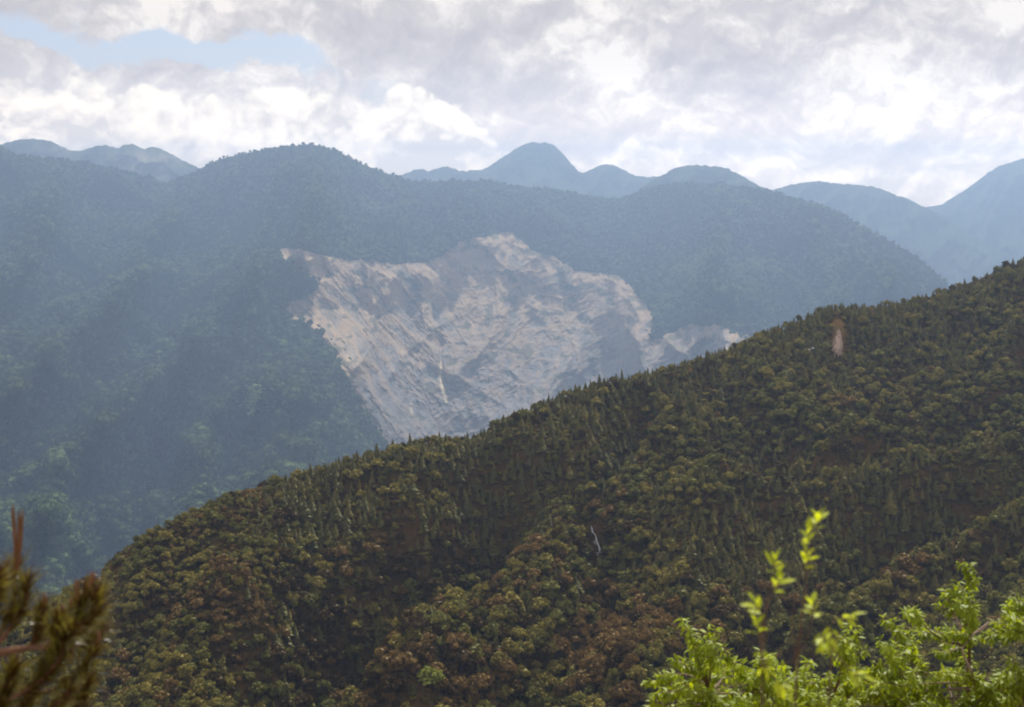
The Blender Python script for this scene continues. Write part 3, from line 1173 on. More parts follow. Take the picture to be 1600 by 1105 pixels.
# ------------------------------------------------------------------ forest of the middle mountain
g = mid_grid
A0, B0, C0 = g[:-1, :-1], g[1:, :-1], g[:-1, 1:]
area = np.linalg.norm(np.cross(B0 - A0, C0 - A0), axis=-1)
pxc = mid_px[:-1, :-1]
pyc = mid_py[:-1, :-1]
ok = (pxc > -140) & (pxc < 1760) & (pyc < lin(NEAR_SKY, pxc) + 70)
prob = np.where(ok, area, 0).ravel()
NT_MID = 105000
cell = rng.choice(prob.size, NT_MID, p=prob / prob.sum())
ci, cj = np.unravel_index(cell, area.shape)
fu, fv = rng.random(NT_MID)[:, None], rng.random(NT_MID)[:, None]
pos = (g[ci, cj] * (1 - fu) * (1 - fv) + g[ci + 1, cj] * fu * (1 - fv) + g[ci, cj + 1] * (1 - fu) * fv + g[ci + 1, cj + 1] * fu * fv)
ppx, ppy = proj(pos)
sdp = poly_sd(ppx, ppy, SCAR) + 5.5 * fbm(ppx / 20, ppy / 16, 4, 71) - 2.5 + rng.exponential(1.6, len(ppx))
sdq = np.minimum(sdp, poly_sd(ppx, ppy - 3.5, SCAR) + 3.0 * fbm(ppx / 20, ppy / 16, 4, 71))
island = (sdp > -16) & (fbm(ppx / 9, ppy / 6, 3, 151) > .30) & (rng.random(len(ppx)) < .6)
keep = ((np.where(ppx < 700, sdq, sdp) > 1.0) | island) & (poly_sd(ppx, ppy, SCAR2) > 1) & (poly_sd(ppx, ppy, SCAR3) > 1)
meadow = ((ppx - 398) / 32) ** 2 + ((ppy - 626) / 24) ** 2 < 1 + 0.5 * fbm(ppx / 12, ppy / 12, 2, 4)
pos, ppx, ppy, meadow = pos[keep], ppx[keep], ppy[keep], meadow[keep]
n_ = len(pos)
hgt = rng.uniform(.55, 1.25, n_) * lin([(250, 15), (500, 18), (800, 23)], ppy) * (1 + 0.4 * (rng.random(n_) < 0.10))
sk_ = lin(MID_SKY, ppx)
hgt *= np.where(ppy - sk_ < 12, 0.8, 1.0)
s3 = np.stack([hgt * rng.uniform(.9, 1.35, n_), hgt * rng.uniform(.9, 1.35, n_), hgt], -1)
coni = fbm(pos[:, 0] / 500, pos[:, 1] / 500, 3, 17) + rng.normal(scale=.25, size=n_) > 0.28
idx = np.where(coni, 4 + rng.integers(0, 2, n_), rng.integers(0, 4, n_))
idx = np.where(meadow, 6, idx)
s3[meadow] *= np.array([.7, .7, .3])
mp = [proto('far_tree', [(clump_shape(300 + i), M_mid if i < 3 else M_midd)]) for i in range(4)]
mp += [proto('far_conifer', [(clump_shape(320 + i, True), M_midd)]) for i in range(2)]
M_mead = foliage_mat('bamboo_scrub', (0.20, 0.30, 0.10), (0.26, 0.36, 0.12), 0.2)
mp.append(proto('far_scrub', [(clump_shape(340), M_mead)]))
pos[:, 2] -= 1.0
scatter('mountain_forest', pos, s3, rng.uniform(0, 6.28, n_), idx, mp, label='dense blue-hazed forest covering the mountain around the landslide', cat='forest')

# ------------------------------------------------------------------ forest of the near hillside
sp = 4.4 * KN
gx = np.arange(-620 * KN, 760 * KN, sp)
gy = np.arange(560 * KN, 1420 * KN, sp)
GX, GY = np.meshgrid(gx, gy)
GX = (GX + rng.uniform(-.46, .46, GX.shape) * sp).ravel()
GY = (GY + rng.uniform(-.46, .46, GY.shape) * sp).ravel()
GZ = near_z(GX, GY)
P3 = np.stack([GX, GY, GZ], -1)
px_, py_ = proj(P3)
dR, _z = near_cols(np.clip(px_, -700, 2600))
front_ok = (px_ > -120) & (px_ < 1720) & (py_ < 1320) & (GY < dR + 60 * KN)
P3, px_, py_, dR = P3[front_ok], px_[front_ok], py_[front_ok], dR[front_ok]
n_ = len(P3)
rel = (dR - P3[:, 1]) / KN                         # metres below the crest

BARE_SPOTS = [(1310, 526, 14, 38), (932, 850, 11, 36), (153, 903, 10, 14)]
keep = np.ones(n_, bool)
for bx, by, rx, ry in BARE_SPOTS:
    keep &= ((px_ - bx) / rx) ** 2 + ((py_ - by) / ry) ** 2 > 1.0
    keep &= ~((np.abs(px_ - bx) < rx * 0.9) & (py_ > by) & (py_ < by + ry + 26))
open_ = fbm(P3[:, 0] / (60 * KN), P3[:, 1] / (60 * KN), 3, 27)
keep &= ~((open_ > 0.42) & (rng.random(n_) < 0.4))
P3, px_, py_, rel = P3[keep], px_[keep], py_[keep], rel[keep]
n_ = len(P3)


def gau(bx, by, rx, ry):
    return np.exp(-(((px_ - bx) / rx) ** 2 + ((py_ - by) / ry) ** 2))


cp = 0.10 + 0.60 * sstep(150, 40, rel) * sstep(330, 480, px_) + 0.8 * gau(1350, 820, 260, 90) + 0.7 * gau(1180, 880, 100, 90) + 0.4 * gau(760, 780, 120, 60)
cp += 0.35 * fbm(P3[:, 0] / (70 * KN), P3[:, 1] / (70 * KN), 3, 37)
cp -= 0.5 * gau(500, 900, 260, 60)
is_con = rng.random(n_) < np.clip(cp, 0.02, 0.95)
rp = -0.12 + 0.22 * sstep(820, 1000, py_) + 0.45 * gau(620, 880, 130, 50) + 0.6 * gau(930, 1020, 120, 110) + 0.5 * gau(1520, 880, 110, 40) + 0.35 * gau(280, 960, 120, 40) \
    + 0.5 * gau(700, 1080, 130, 60) + 0.35 * gau(1400, 690, 120, 40) + 0.5 * fbm(P3[:, 0] / (45 * KN), P3[:, 1] / (45 * KN), 3, 47)
op = 0.38 + 0.5 * gau(680, 760, 150, 60) + 0.5 * gau(960, 670, 60, 40) + 0.4 * gau(300, 920, 200, 40) + 0.4 * gau(1480, 560, 60, 60) + 0.3 * gau(640, 1040, 60, 60) \
    + 0.6 * fbm(P3[:, 0] / (60 * KN), P3[:, 1] / (60 * KN), 3, 57)
dp = 0.12 + 0.85 * gau(520, 1010, 130, 90) + 0.7 * gau(700, 880, 90, 50) + 0.6 * gau(1230, 745, 50, 25) + 0.4 * gau(950, 630, 120, 40)  # dark leaves massed in the hollows to paint their deep shadow, few elsewhere
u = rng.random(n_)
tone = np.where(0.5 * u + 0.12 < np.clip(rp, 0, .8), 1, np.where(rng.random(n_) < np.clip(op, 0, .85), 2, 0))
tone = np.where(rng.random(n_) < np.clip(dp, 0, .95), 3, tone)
TN = ['green', 'rust', 'olive', 'dark']
ht = np.where(is_con, rng.uniform(5.2, 10.0, n_) * (1 + .4 * (rng.random(n_) < .08)), 4.2 + 6.4 * rng.random(n_) ** 1.7)
ht *= np.where(rel < 12, 0.78, 1.0)
ht *= 1 + np.where(is_con, 0.25, 0.45) * sstep(780, 1080, py_)
ht *= np.where(px_ < 420, 0.72, 1.0)
cv = 5
crown_v = [broad_crown(500 + i) for i in range(cv)]
trunk_v = [broad_trunk(500 + i) for i in range(cv)]
con_v = [conifer_crown(600 + i, 15 if i else 17, 8, 0.17 + 0.03 * (i % 3)) for i in range(3)]
con_t = conifer_trunk()
# unique bright trees noticed in the photograph: (px, py of crown, tone, height, label)
SPECIAL = [
    (672, 1055, 'lime', 12.5, 'biggest bright lime tree, low on the near slope beside the dark hollow'),
    (172, 926, 'lime', 5.0, 'small bright lime tree right of the pine branch, below the white rocks'),
    (520, 1095, 'lime', 4.0, 'tiny bright lime bush at the bottom of the dark hollow'),
    (958, 893, 'lime', 5.5, 'small lime-topped tree on the bank right below the white cascade'),
    (1103, 800, 'lime', 5.0, 'small lime tree standing among dark conifers right of the stream gully'),
    (712, 972, 'lime', 5.0, 'small lone pale lime tree at the upper right rim of the dark hollow'),
    (590, 1050, 'olive', 8.0, 'pale grey-green tree left of the biggest lime tree, on the dark hollow\'s rim'),
]
spx = []
SPECIAL = [(a, b, c, h * KN, l) for a, b, c, h, l in SPECIAL]
for (sx, sy, tn, h, lab) in SPECIAL:
    x, y = near_pix_to_xy(float(sx), float(sy))
    best, bd = None, 1e9
    yy = np.linspace(y - 90, y + 90, 181)
    xx = yy * (x / y)
    q = np.stack([xx, yy, near_z(xx, yy) + h * 0.65], -1)
    qx, qy = proj(q)
    k = int(np.argmin(np.hypot(qx - sx, qy - sy)))
    spx.append((xx[k], yy[k], near_z(xx[k], yy[k])))
    keep = np.hypot(P3[:, 0] - xx[k], P3[:, 1] - yy[k]) > h * 0.45
    keep &= ~((np.abs(P3[:, 0] - xx[k]) < h * .5) & (P3[:, 1] < yy[k]) & (P3[:, 1] > yy[k] - 9))
    P3, px_, py_, rel, is_con, tone, ht = [a[keep] for a in (P3, px_, py_, rel, is_con, tone, ht)]
n_ = len(P3)

# the 290 of each kind that show largest in the picture stand as individuals
ht = ht * KN
size_px = ht / P3[:, 1] * F
inframe = (px_ > 5) & (px_ < 1595) & (py_ < 1100) & (py_ > 380)
behind = ((px_ > 1040) & (py_ > lin([(1000, 1105), (1040, 1060), (1110, 960), (1200, 1000), (1300, 980), (1400, 950), (1500, 890), (1600, 900)], px_))) | \
         ((px_ < 175) & (py_ > 880))
cand = inframe & ~behind
single = np.zeros(n_, bool)
for mask, cnt in ((~is_con, 285), (is_con, 285)):
    k = np.where(mask & cand)[0]
    k = k[np.argsort(-size_px[k])][:cnt]
    single[k] = True

W = {}


def crown_mesh(kind, vi, tn):
    key = (kind, vi, tn)
    if key not in W:
        v, f = (crown_v if kind == 'b' else con_v)[vi]
        W[key] = mesh_np('crown', v, f, M[tn])
    return W[key]


trunk_me = [mesh_np('trunk', *trunk_v[i], M_bark) for i in range(cv)]
con_trunk_me = mesh_np('trunk', *con_t, M_bark)


def add_tree(kind, vi, tn, loc, h, wide, rz, label, cat, group):
    o = bpy.data.objects.new('broadleaf_tree' if kind == 'b' else 'conifer_tree', None)
    C.objects.link(o)
    o.location = loc
    o.rotation_euler = (random.gauss(0, .05), random.gauss(0, .05), rz)
    o.scale = (h * wide, h * wide, h)
    tag(o, label, cat, group)
    obj('crown', crown_mesh(kind, vi, tn), o)
    obj('trunk', trunk_me[vi] if kind == 'b' else con_trunk_me, o)
    return o


WORD = {'green': 'dull green', 'rust': 'rusty brown', 'olive': 'olive', 'dark': 'blackish green'}
CWORD = {'conifer': 'dark green', 'conifer_olive': 'olive green'}


LANDMARKS = [(932, 850, 'white cascade'), (1310, 530, 'pinkish earth slip'), (500, 1020, 'dark hollow'), (672, 1055, 'biggest lime tree'),
             (165, 945, 'blurred pine branch'), (1278, 815, "sapling's top leaf tuft"), (1100, 975, "yellow-green bush's left shoot"), (922, 785, 'gully head'),
             (750, 672, 'skyline under the landslide'), (1110, 550, 'skyline by the grey rock spur'), (1590, 400, 'crest at the right edge'),
             (1512, 885, "young yellow-green tree's top"), (1103, 800, 'small lime tree among conifers'), (1180, 940, "sapling's lowest left tuft"),
             (340, 768, 'first dark skyline trees'), (1266, 547, 'two cream rocks'), (1600, 835, 'rusty spur at the right edge'), (712, 972, 'lone pale lime tree')]


def place_word(px, py, rel_):
    k = min(range(len(LANDMARKS)), key=lambda q: math.hypot((px - LANDMARKS[q][0]) * .8, py - LANDMARKS[q][1]))
    lx_, ly_, nm_ = LANDMARKS[k]
    dx, dy = px - lx_, py - ly_
    d_ = math.hypot(dx, dy)
    v_ = 'above' if dy < 0 else 'below'
    s_ = 'left' if dx < 0 else 'right'
    if abs(dx) < 0.4 * abs(dy):
        w_ = v_
    elif abs(dy) < 0.4 * abs(dx):
        w_ = s_ + ' of'
    else:
        w_ = v_ + ' and ' + s_ + ' of'
    near_ = 'just ' if d_ < 55 else ('well ' if d_ > 120 else '')
    if ' and ' in w_:
        near_ = near_.replace('well ', 'far ')
    return near_ + w_.replace(' and ', '-') + ' the ' + nm_


con_tone = np.where(rng.random(n_) < 0.35, 1, 0)
CT = ['conifer', 'conifer_olive']
vi_b = rng.integers(0, cv, n_)
vi_c = rng.integers(0, 3, n_)
rz_ = rng.uniform(0, 6.28, n_)
wide = np.where(is_con, rng.uniform(1.2, 2.1, n_), rng.uniform(.72, 1.15, n_))
for i in np.where(single)[0]:
    pw = place_word(px_[i], py_[i], rel[i])
    sz = ('tall' if ht[i] / KN > (11 if is_con[i] else 11.5) else 'small' if ht[i] / KN < (9.5 if is_con[i] else 9.5) else 'middling') + (' broad' if wide[i] > (1.6 if is_con[i] else .93) else ' slim')
    if is_con[i]:
        tn = CT[con_tone[i]]
        lab = f'{sz} {CWORD[tn]} conifer {pw}'
        add_tree('c', vi_c[i], tn, P3[i], ht[i], wide[i], rz_[i], lab, 'conifer', f'{sz} {CWORD[tn]} conifers {pw}')
    else:
        tn = TN[tone[i]]
        lab = f'{sz} {WORD[tn]} rounded tree {pw}'
        add_tree('b', vi_b[i], tn, P3[i], ht[i], wide[i], rz_[i], lab, 'tree', f'{sz} {WORD[tn]} rounded trees {pw}')
for (sx, sy, tn, h, lab), loc in zip(SPECIAL, spx):
    add_tree('b', random.randrange(cv), tn, loc, h, 1.25, random.uniform(0, 6), lab, 'tree', None)

rest = ~single
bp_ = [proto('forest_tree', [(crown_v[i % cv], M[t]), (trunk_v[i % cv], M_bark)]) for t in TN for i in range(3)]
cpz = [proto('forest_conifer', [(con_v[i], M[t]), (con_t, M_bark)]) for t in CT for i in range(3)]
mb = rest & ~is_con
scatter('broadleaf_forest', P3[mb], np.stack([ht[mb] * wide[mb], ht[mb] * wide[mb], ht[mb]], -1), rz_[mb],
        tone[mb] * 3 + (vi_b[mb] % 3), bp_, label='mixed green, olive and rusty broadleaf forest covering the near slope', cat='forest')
mc = rest & is_con
scatter('conifer_forest', P3[mc], np.stack([ht[mc] * wide[mc], ht[mc] * wide[mc], ht[mc]], -1), rz_[mc],
        con_tone[mc] * 3 + vi_c[mc], cpz, label='dark spiky conifer forest along the crest of the near slope', cat='forest')

# undergrowth between the trees
sp = 3.6 * KN
gx = np.arange(-600 * KN, 720 * KN, sp)
gy = np.arange(560 * KN, 1300 * KN, sp)
GX, GY = np.meshgrid(gx, gy)
GX = (GX + rng.uniform(-.5, .5, GX.shape) * sp).ravel()
GY = (GY + rng.uniform(-.5, .5, GY.shape) * sp).ravel()
Q = np.stack([GX, GY, near_z(GX, GY) - .2], -1)
qx, qy = proj(Q)
dR, _z = near_cols(np.clip(qx, -700, 2600))
k = (qx > -80) & (qx < 1680) & (qy < 1250) & (GY < dR + 20 * KN)
for bx, by, rx, ry in BARE_SPOTS:
    k &= ((qx - bx) / rx) ** 2 + ((qy - by) / ry) ** 2 > 0.7
Q, qx, qy = Q[k], qx[k], qy[k]
nq = len(Q)
hs = rng.uniform(1.6, 3.8, nq) * KN
pat = fbm(Q[:, 0] / (45 * KN), Q[:, 1] / (45 * KN), 3, 47) + rng.normal(scale=.3, size=nq)
kk = np.where(pat > .45, 1, np.where(pat < -.25, 3, np.where(rng.random(nq) < .5, 2, 0)))
drk = np.exp(-(((qx - 520) / 130) ** 2 + ((qy - 1010) / 90) ** 2))  # shrubs in the hollow take the dark leaf colour to imitate its shadow
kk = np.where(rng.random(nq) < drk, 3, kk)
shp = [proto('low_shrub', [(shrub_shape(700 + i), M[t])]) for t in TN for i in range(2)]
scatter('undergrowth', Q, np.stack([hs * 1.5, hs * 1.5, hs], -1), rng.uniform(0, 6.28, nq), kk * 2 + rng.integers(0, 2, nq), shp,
        label='low shrubs filling the gaps between trees on the near slope', cat='undergrowth')

# ------------------------------------------------------------------ bare spot, cascade and pale rocks on the near hillside
def surf(px, py, dz=0.0):
    x, y = near_pix_to_xy(float(px), float(py))
    yy = np.linspace(y - 120, y + 110, 921)
    xx = yy * (x / y)
    q = np.stack([xx, yy, near_z(xx, yy) + dz], -1)
    qx, qy = proj(q)
    xx = xx + (px - qx) / F * yy
    q = np.stack([xx, yy, near_z(xx, yy) + dz], -1)
    qx, qy = proj(q)
    hit = np.where(qy <= py)[0]                # first ground met by the line of sight
    k = int(hit[0]) if len(hit) else int(np.argmin(np.abs(qy - py)))
    return q[k]


def sheet(name, outline, mat, step, dz, seed):
    """a sheet lying on the hillside inside an outline, with bumps"""
    o = np.array(outline, float)
    gx = np.arange(o[:, 0].min() - 3, o[:, 0].max() + 3, step)
    gy = np.arange(o[:, 1].min() - 3, o[:, 1].max() + 3, step)
    V = np.array([[surf(a, b, dz) for a in gx] for b in gy])
    PX, PY = np.meshgrid(gx, gy)
    sdv = poly_sd(PX, PY, outline) + 3.2 * fbm(PX / 5, PY / 5, 3, seed)
    V[..., 2] += 0.9 * fbm(PX / 3, PY / 3, 3, seed + 1) - 2.5 * sstep(-0.5, 2.0, sdv)
    f = grid_faces(*PX.shape)
    keep = sdv.ravel()[f].min(1) < 1.5
    f = f[keep]
    used, inv = np.unique(f, return_inverse=True)
    return obj(name, mesh_np(name, V.reshape(-1, 3)[used], inv.reshape(-1, 4), mat, False))


m_earth = simple_mat('pinkish_bare_earth', (0.32, 0.235, 0.18), 0.9, 1.6)
o = sheet('earth_slip', [(1309, 511), (1312, 517), (1314, 527), (1316, 536), (1314, 545), (1308, 549), (1303, 543), (1304, 534), (1307, 522)], m_earth, 1.2, 3.4, 3)
tag(o, kind='structure')

m_water = simple_mat('white_water', (0.60, 0.62, 0.68), 0.35, 2.5)
m_rockp = simple_mat('pale_rock', (0.42, 0.41, 0.40), 0.85, 1.2)


def rock_mesh(seed):
    r = np.random.default_rng(seed)
    v = ICO1[0] * np.array([1, .8, .6]) * r.uniform(.75, 1.2, (len(ICO1[0]), 1))
    return mesh_np('rock', v, ICO1[1], m_rockp)


rocks = [rock_mesh(i) for i in range(4)]
cas = obj('mountain_cascade', None)
cas.location = surf(932, 850)
tag(cas, 'thin white cascade running down the rocky gully in the middle of the near slope', 'waterfall')
path = [(924, 824), (926, 832), (931, 838), (932, 846), (935, 853), (938, 861), (937, 866)]
P_ = np.array([surf(a, b, 1.9) for a, b in path])
ws = [0.3, .4, .2, .5, .35, .6, .3]
V = []
for p, wd in zip(P_, ws):
    for s in (-1, -.5, 0, .5, 1):
        V.append(p + np.array([s * wd, -0.2 * (1 - abs(s)), 0.35 * (1 - s * s)]) - np.array(cas.location))
obj('falling_water', mesh_np('falling_water', np.array(V), grid_faces(len(P_), 5), m_water, True), cas)
rr = np.random.default_rng(12)
for i in range(18):
    t = rr.uniform(0, 1)
    a = np.interp(t, [0, 1], [922, 940]) + rr.normal(scale=2.6)
    b = np.interp(t, [0, 1], [822, 886])
    q = obj('rock', rocks[i % 4], cas)
    q.location = surf(a, b, 1.0) - np.array(cas.location)
    s = rr.uniform(.3, .75)
    q.scale = (s, s, s)
    q.rotation_euler = (rr.uniform(0, .5), 0, rr.uniform(0, 6))
oc = obj('rock_outcrop', None)
oc.location = surf(153, 903)
tag(oc, 'whitish rock outcrop at the near slope\'s left end, above the pine branch', 'rocks')
for i, (a, b) in enumerate([(145, 892), (147, 896), (152, 899), (156, 904), (156, 908), (158, 917), (149, 889)]):
    q = obj('rock', rocks[i % 4], oc)
    q.location = surf(a, b, 1.9) - np.array(oc.location)
    s = rr.uniform(.4, .75)
    q.scale = (s, s, s * 1.2)
    q.rotation_euler = (0, 0, rr.uniform(0, 6))
oc = obj('rock_outcrop', None)
oc.location = surf(1266, 547)
tag(oc, 'two tiny cream-white rocks just left of the pinkish earth slip near the crest', 'rocks')
for i, (a, b) in enumerate([(1264, 547), (1270, 545)]):
    q = obj('rock', rocks[i], oc)
    q.location = surf(a, b, 5.4) - np.array(oc.location)
    q.scale = (.8, .8, 1.0)

# ------------------------------------------------------------------ foreground plants
def leaf_material(name, c1, c2, transl, gloss, rough=0.3):
    m, n = mat_new(name)
    oi = n.new('ShaderNodeObjectInfo')
    g = n.new('ShaderNodeNewGeometry')
    rn_ = n.noise(g.outputs['Position'], 9.0, 2.0, 0.6)
    f = n.math('ADD', n.math('MULTIPLY', oi.outputs['Random'], 0.5), n.math('MULTIPLY', n.remap(rn_, .3, .7), 0.5))
    col = n.mix(f, rgb(*c1), rgb(*c2))
    d = n.new('ShaderNodeBsdfDiffuse')
    t = n.new('ShaderNodeBsdfTranslucent')
    n.link(col, d.inputs[0])
    hv = n.new('ShaderNodeHueSaturation')
    hv.inputs['Hue'].default_value = 0.485
    hv.inputs['Value'].default_value = 1.5
    n.setin(hv.inputs['Color'], col)
    n.link(hv.outputs[0], t.inputs[0])
    mx = n.new('ShaderNodeMixShader')
    mx.inputs[0].default_value = transl
    n.link(d.outputs[0], mx.inputs[1])
    n.link(t.outputs[0], mx.inputs[2])
    gl = n.new('ShaderNodeBsdfGlossy')
    gl.inputs['Roughness'].default_value = rough
    m2 = n.new('ShaderNodeMixShader')
    m2.inputs[0].default_value = gloss
    n.link(mx.outputs[0], m2.inputs[1])
    n.link(gl.outputs[0], m2.inputs[2])
    o = n.new('ShaderNodeOutputMaterial')
    n.link(m2.outputs[0], o.inputs['Surface'])
    return m


m_leaf = leaf_material('fresh_leaf', (0.15, 0.21, 0.007), (0.36, 0.45, 0.008), 0.52, 0.035, 0.5)
m_leaf2 = leaf_material('sprig_leaf', (0.36, 0.46, 0.012), (0.50, 0.58, 0.02), 0.5, 0.03, 0.5)
m_twig = simple_mat('twig_bark', (0.16, 0.10, 0.07), 0.8, 20.0)


def leaf_shape(L=1.0, W_=0.34, fold=0.10, curl=0.16):
    """leaf along +Y from the stalk, folded on the midrib and bending down"""
    ts = [0.0, 0.10, 0.32, 0.58, 0.82, 1.0]
    wd = [0.02, 0.08, 0.46, 0.5, 0.26, 0.01]
    V = []
    for t, q in zip(ts, wd):
        z = -curl * t * t * L
        V += [(-q * W_ * L, t * L, z + fold * q * L), (0, t * L, z), (q * W_ * L, t * L, z + fold * q * L)]
    f = []
    for i in range(len(ts) - 1):
        a = i * 3
        f += [[a, a + 1, a + 4, a + 3], [a + 1, a + 2, a + 5, a + 4]]
    return np.array(V), np.array(f)


LEAF = [leaf_shape(1, .36, .10, .12), leaf_shape(1, .32, .16, .28), leaf_shape(1, .40, .06, .20)]


def basis(d, roll, up=(0, 0, 1.0)):
    d = d / np.linalg.norm(d)
    x = np.cross(d, up)
    if np.linalg.norm(x) < 1e-3:
        x = np.array([1.0, 0, 0])
    x /= np.linalg.norm(x)
    z = np.cross(x, d)
    c, s = math.cos(roll), math.sin(roll)
    x2 = x * c + z * s
    z2 = np.cross(x2, d)
    return np.stack([x2, d, z2], 1)


def bez(p0, p1, p2, n):
    t = np.linspace(0, 1, n)[:, None]
    return (1 - t) ** 2 * p0 + 2 * t * (1 - t) * p1 + t * t * p2


from mathutils import Matrix


def leafy_bush(name, label, cat, base, hubs, tips, leafL, lpt, shoot_len, mat, seed, r0=0.022, group=None, cap=290, droop=0.75):
    """base: ground point; hubs: limb junctions; tips: (point, hub index); leaves sit spirally along the last part of every shoot"""
    r = np.random.default_rng(seed)
    root = obj(name, None)
    root.location = base
    tag(root, label, cat, group)
    B = np.array(base)
    for h, rad in hubs:
        mid_ = (B + h) / 2 + r.normal(scale=.06, size=3)
        obj('branch', mesh_np('branch', *[a for a in tube_path(bez(B, mid_, h, 9) - B, np.linspace(r0, rad, 9), 7)], m_twig, True), root)
    leaves = []
    tw = []
    for (tp, hi) in tips:
        h, rad = hubs[hi]
        d = tp - h
        ctrl = h + d * 0.5 + np.array([0, 0, 0.16 * np.linalg.norm(d)]) * r.uniform(-.6, .8) + r.normal(scale=.03, size=3)
        ln = max(0.2, np.linalg.norm(d))
        pts_ = bez(h, ctrl, tp, 10)
        tw.append(tube_path(pts_ - B, np.linspace(min(rad, .008), .0018, 10), 5))
        axis = pts_[-1] - pts_[-3]
        axis = axis / np.linalg.norm(axis)
        arc = np.linspace(0, 1, 60)[:, None]
        dense = (1 - arc) ** 2 * h + 2 * arc * (1 - arc) * ctrl + arc * arc * tp
        t0 = max(0.0, 1 - shoot_len / ln)
        # short side twigs
        nside = 3
        starts = [(tp, axis, 1.0)]
        for s in range(nside):
            q = dense[int(59 * (t0 + (1 - t0) * (s + .3) / nside))]
            sdv = rand_unit(1, r)[0]
            sdv[2] = abs(sdv[2]) * .5
            sdv = sdv + axis * .8
            sdv /= np.linalg.norm(sdv)
            l2 = shoot_len * r.uniform(.3, .55)
            tw.append(tube_path(np.array([q, q + sdv * l2 * .5, q + sdv * l2]) - B, [.003, .0022, .0012], 4))
            starts.append((q + sdv * l2, sdv, .6))
        for (e_, ax, wgt) in starts:
            nl = max(4, int(lpt * wgt))
            for k in range(nl):
                back_ = (k / nl) ** 1.2 * (shoot_len * (0.75 if wgt == 1 else .4))
                p = e_ - ax * back_
                ang = k * 2.4 + r.uniform(-.3, .3)
                bb = basis(ax, ang)
                outw = bb[:, 0]
                dd = ax * (0.75 - 0.9 * (k / nl)) + outw * 1.0 + np.array([0, 0, -droop * r.uniform(.3, 1.6)])
                leaves.append((p, basis(dd, r.uniform(-.5, .5)), leafL * r.uniform(.7, 1.15), r.integers(0, 3)))
    Vt, Ft = join(tw)
    tag(obj('twigs', mesh_np('twigs', Vt, Ft, m_twig, True), root), kind='stuff')
    # individual leaves: those nearest the camera and in view; the rest as one mesh
    Pl = np.array([l[0] for l in leaves])
    lx, ly = proj(Pl)
    score = np.linalg.norm(Pl, axis=1) + 1000 * ((lx < 0) | (lx > 1600) | (ly > 1100))
    order = np.argsort(score)
    big = set(order[:cap].tolist())
    lm = [mesh_np('leaf', v, f, mat, True) for v, f in LEAF]
    RV, RF, oo = [], [], 0
    for i, (p, bs, L, k) in enumerate(leaves):
        if i in big:
            q = obj('leaf', lm[k], root)
            mt = Matrix([[bs[0][0] * L, bs[0][1] * L, bs[0][2] * L, p[0] - B[0]], [bs[1][0] * L, bs[1][1] * L, bs[1][2] * L, p[1] - B[1]],
                         [bs[2][0] * L, bs[2][1] * L, bs[2][2] * L, p[2] - B[2]], [0, 0, 0, 1]])
            q.matrix_basis = mt
        else:
            v, f = LEAF[k]
            RV.append(v @ (bs * L).T + (p - B))
            RF.append(f + oo)
            oo += len(v)
    if RV:
        tag(obj('foliage', mesh_np('foliage', np.concatenate(RV), np.concatenate(RF), mat, True), root), kind='stuff')
    return root


rb = np.random.default_rng(77)


def P3p(px, py, d):
    return pt(float(px), float(py), float(d)).reshape(3)


# right bush, nearest the right edge
def tips_from(lst, dep, spread=10, depj=.5):
    out = []
    for (a, b, h) in lst:
        out.append((P3p(a + rb.normal() * spread, b + rb.normal() * spread * .6, dep + rb.uniform(-depj, depj)), h))
    return out


d1 = 8.0
hubsA = [(P3p(1515, 1010, 8.1), .010), (P3p(1440, 1090, 8.0), .009), (P3p(1600, 1080, 7.9), .010), (P3p(1660, 960, 8.3), .010), (P3p(1500, 1150, 7.8), .012)]
listA = [(1512, 882, 0), (1495, 925, 0), (1530, 950, 0), (1470, 935, 0), (1440, 945, 0), (1450, 985, 0), (1490, 975, 0), (1405, 975, 1), (1425, 1005, 1),
         (1470, 1010, 0), (1400, 1020, 1), (1440, 1040, 1), (1378, 1010, 1), (1350, 1045, 1), (1480, 1050, 4), (1520, 1060, 4), (1390, 1065, 1), (1455, 1075, 4),
         (1560, 1045, 4), (1600, 1050, 2), (1540, 1085, 4), (1580, 1080, 2), (1500, 1095, 4), (1620, 1085, 2), (1425, 1100, 1),
         (1560, 950, 3), (1590, 930, 3), (1600, 965, 3), (1560, 985, 3), (1610, 1000, 3), (1580, 1010, 3), (1545, 1000, 3), (1630, 940, 3), (1650, 1030, 2),
         (1600, 1100, 2), (1550, 1110, 4), (1515, 1030, 4), (1630, 1060, 2), (1470, 1110, 4), (1660, 1090, 2), (1575, 1062, 2), (1385, 1100, 1), (1345, 1090, 1)]
for _ in range(26):
    listA.append((rb.uniform(1340, 1640), rb.uniform(1050, 1112), int(rb.integers(1, 3)) if rb.random() < .5 else 4))
bx, by = P3p(1520, 1105, 8.2)[:2]
baseA = np.array([bx, by, float(look_z(bx, by))])
leafy_bush('leafy_tree', 'young tree with drooping yellow-green leaves at the lower right, bare branch in its gap', 'tree', baseA, hubsA,
           tips_from(listA, 8.0), 0.053, 38, 0.26, m_leaf, 1, 0.03)
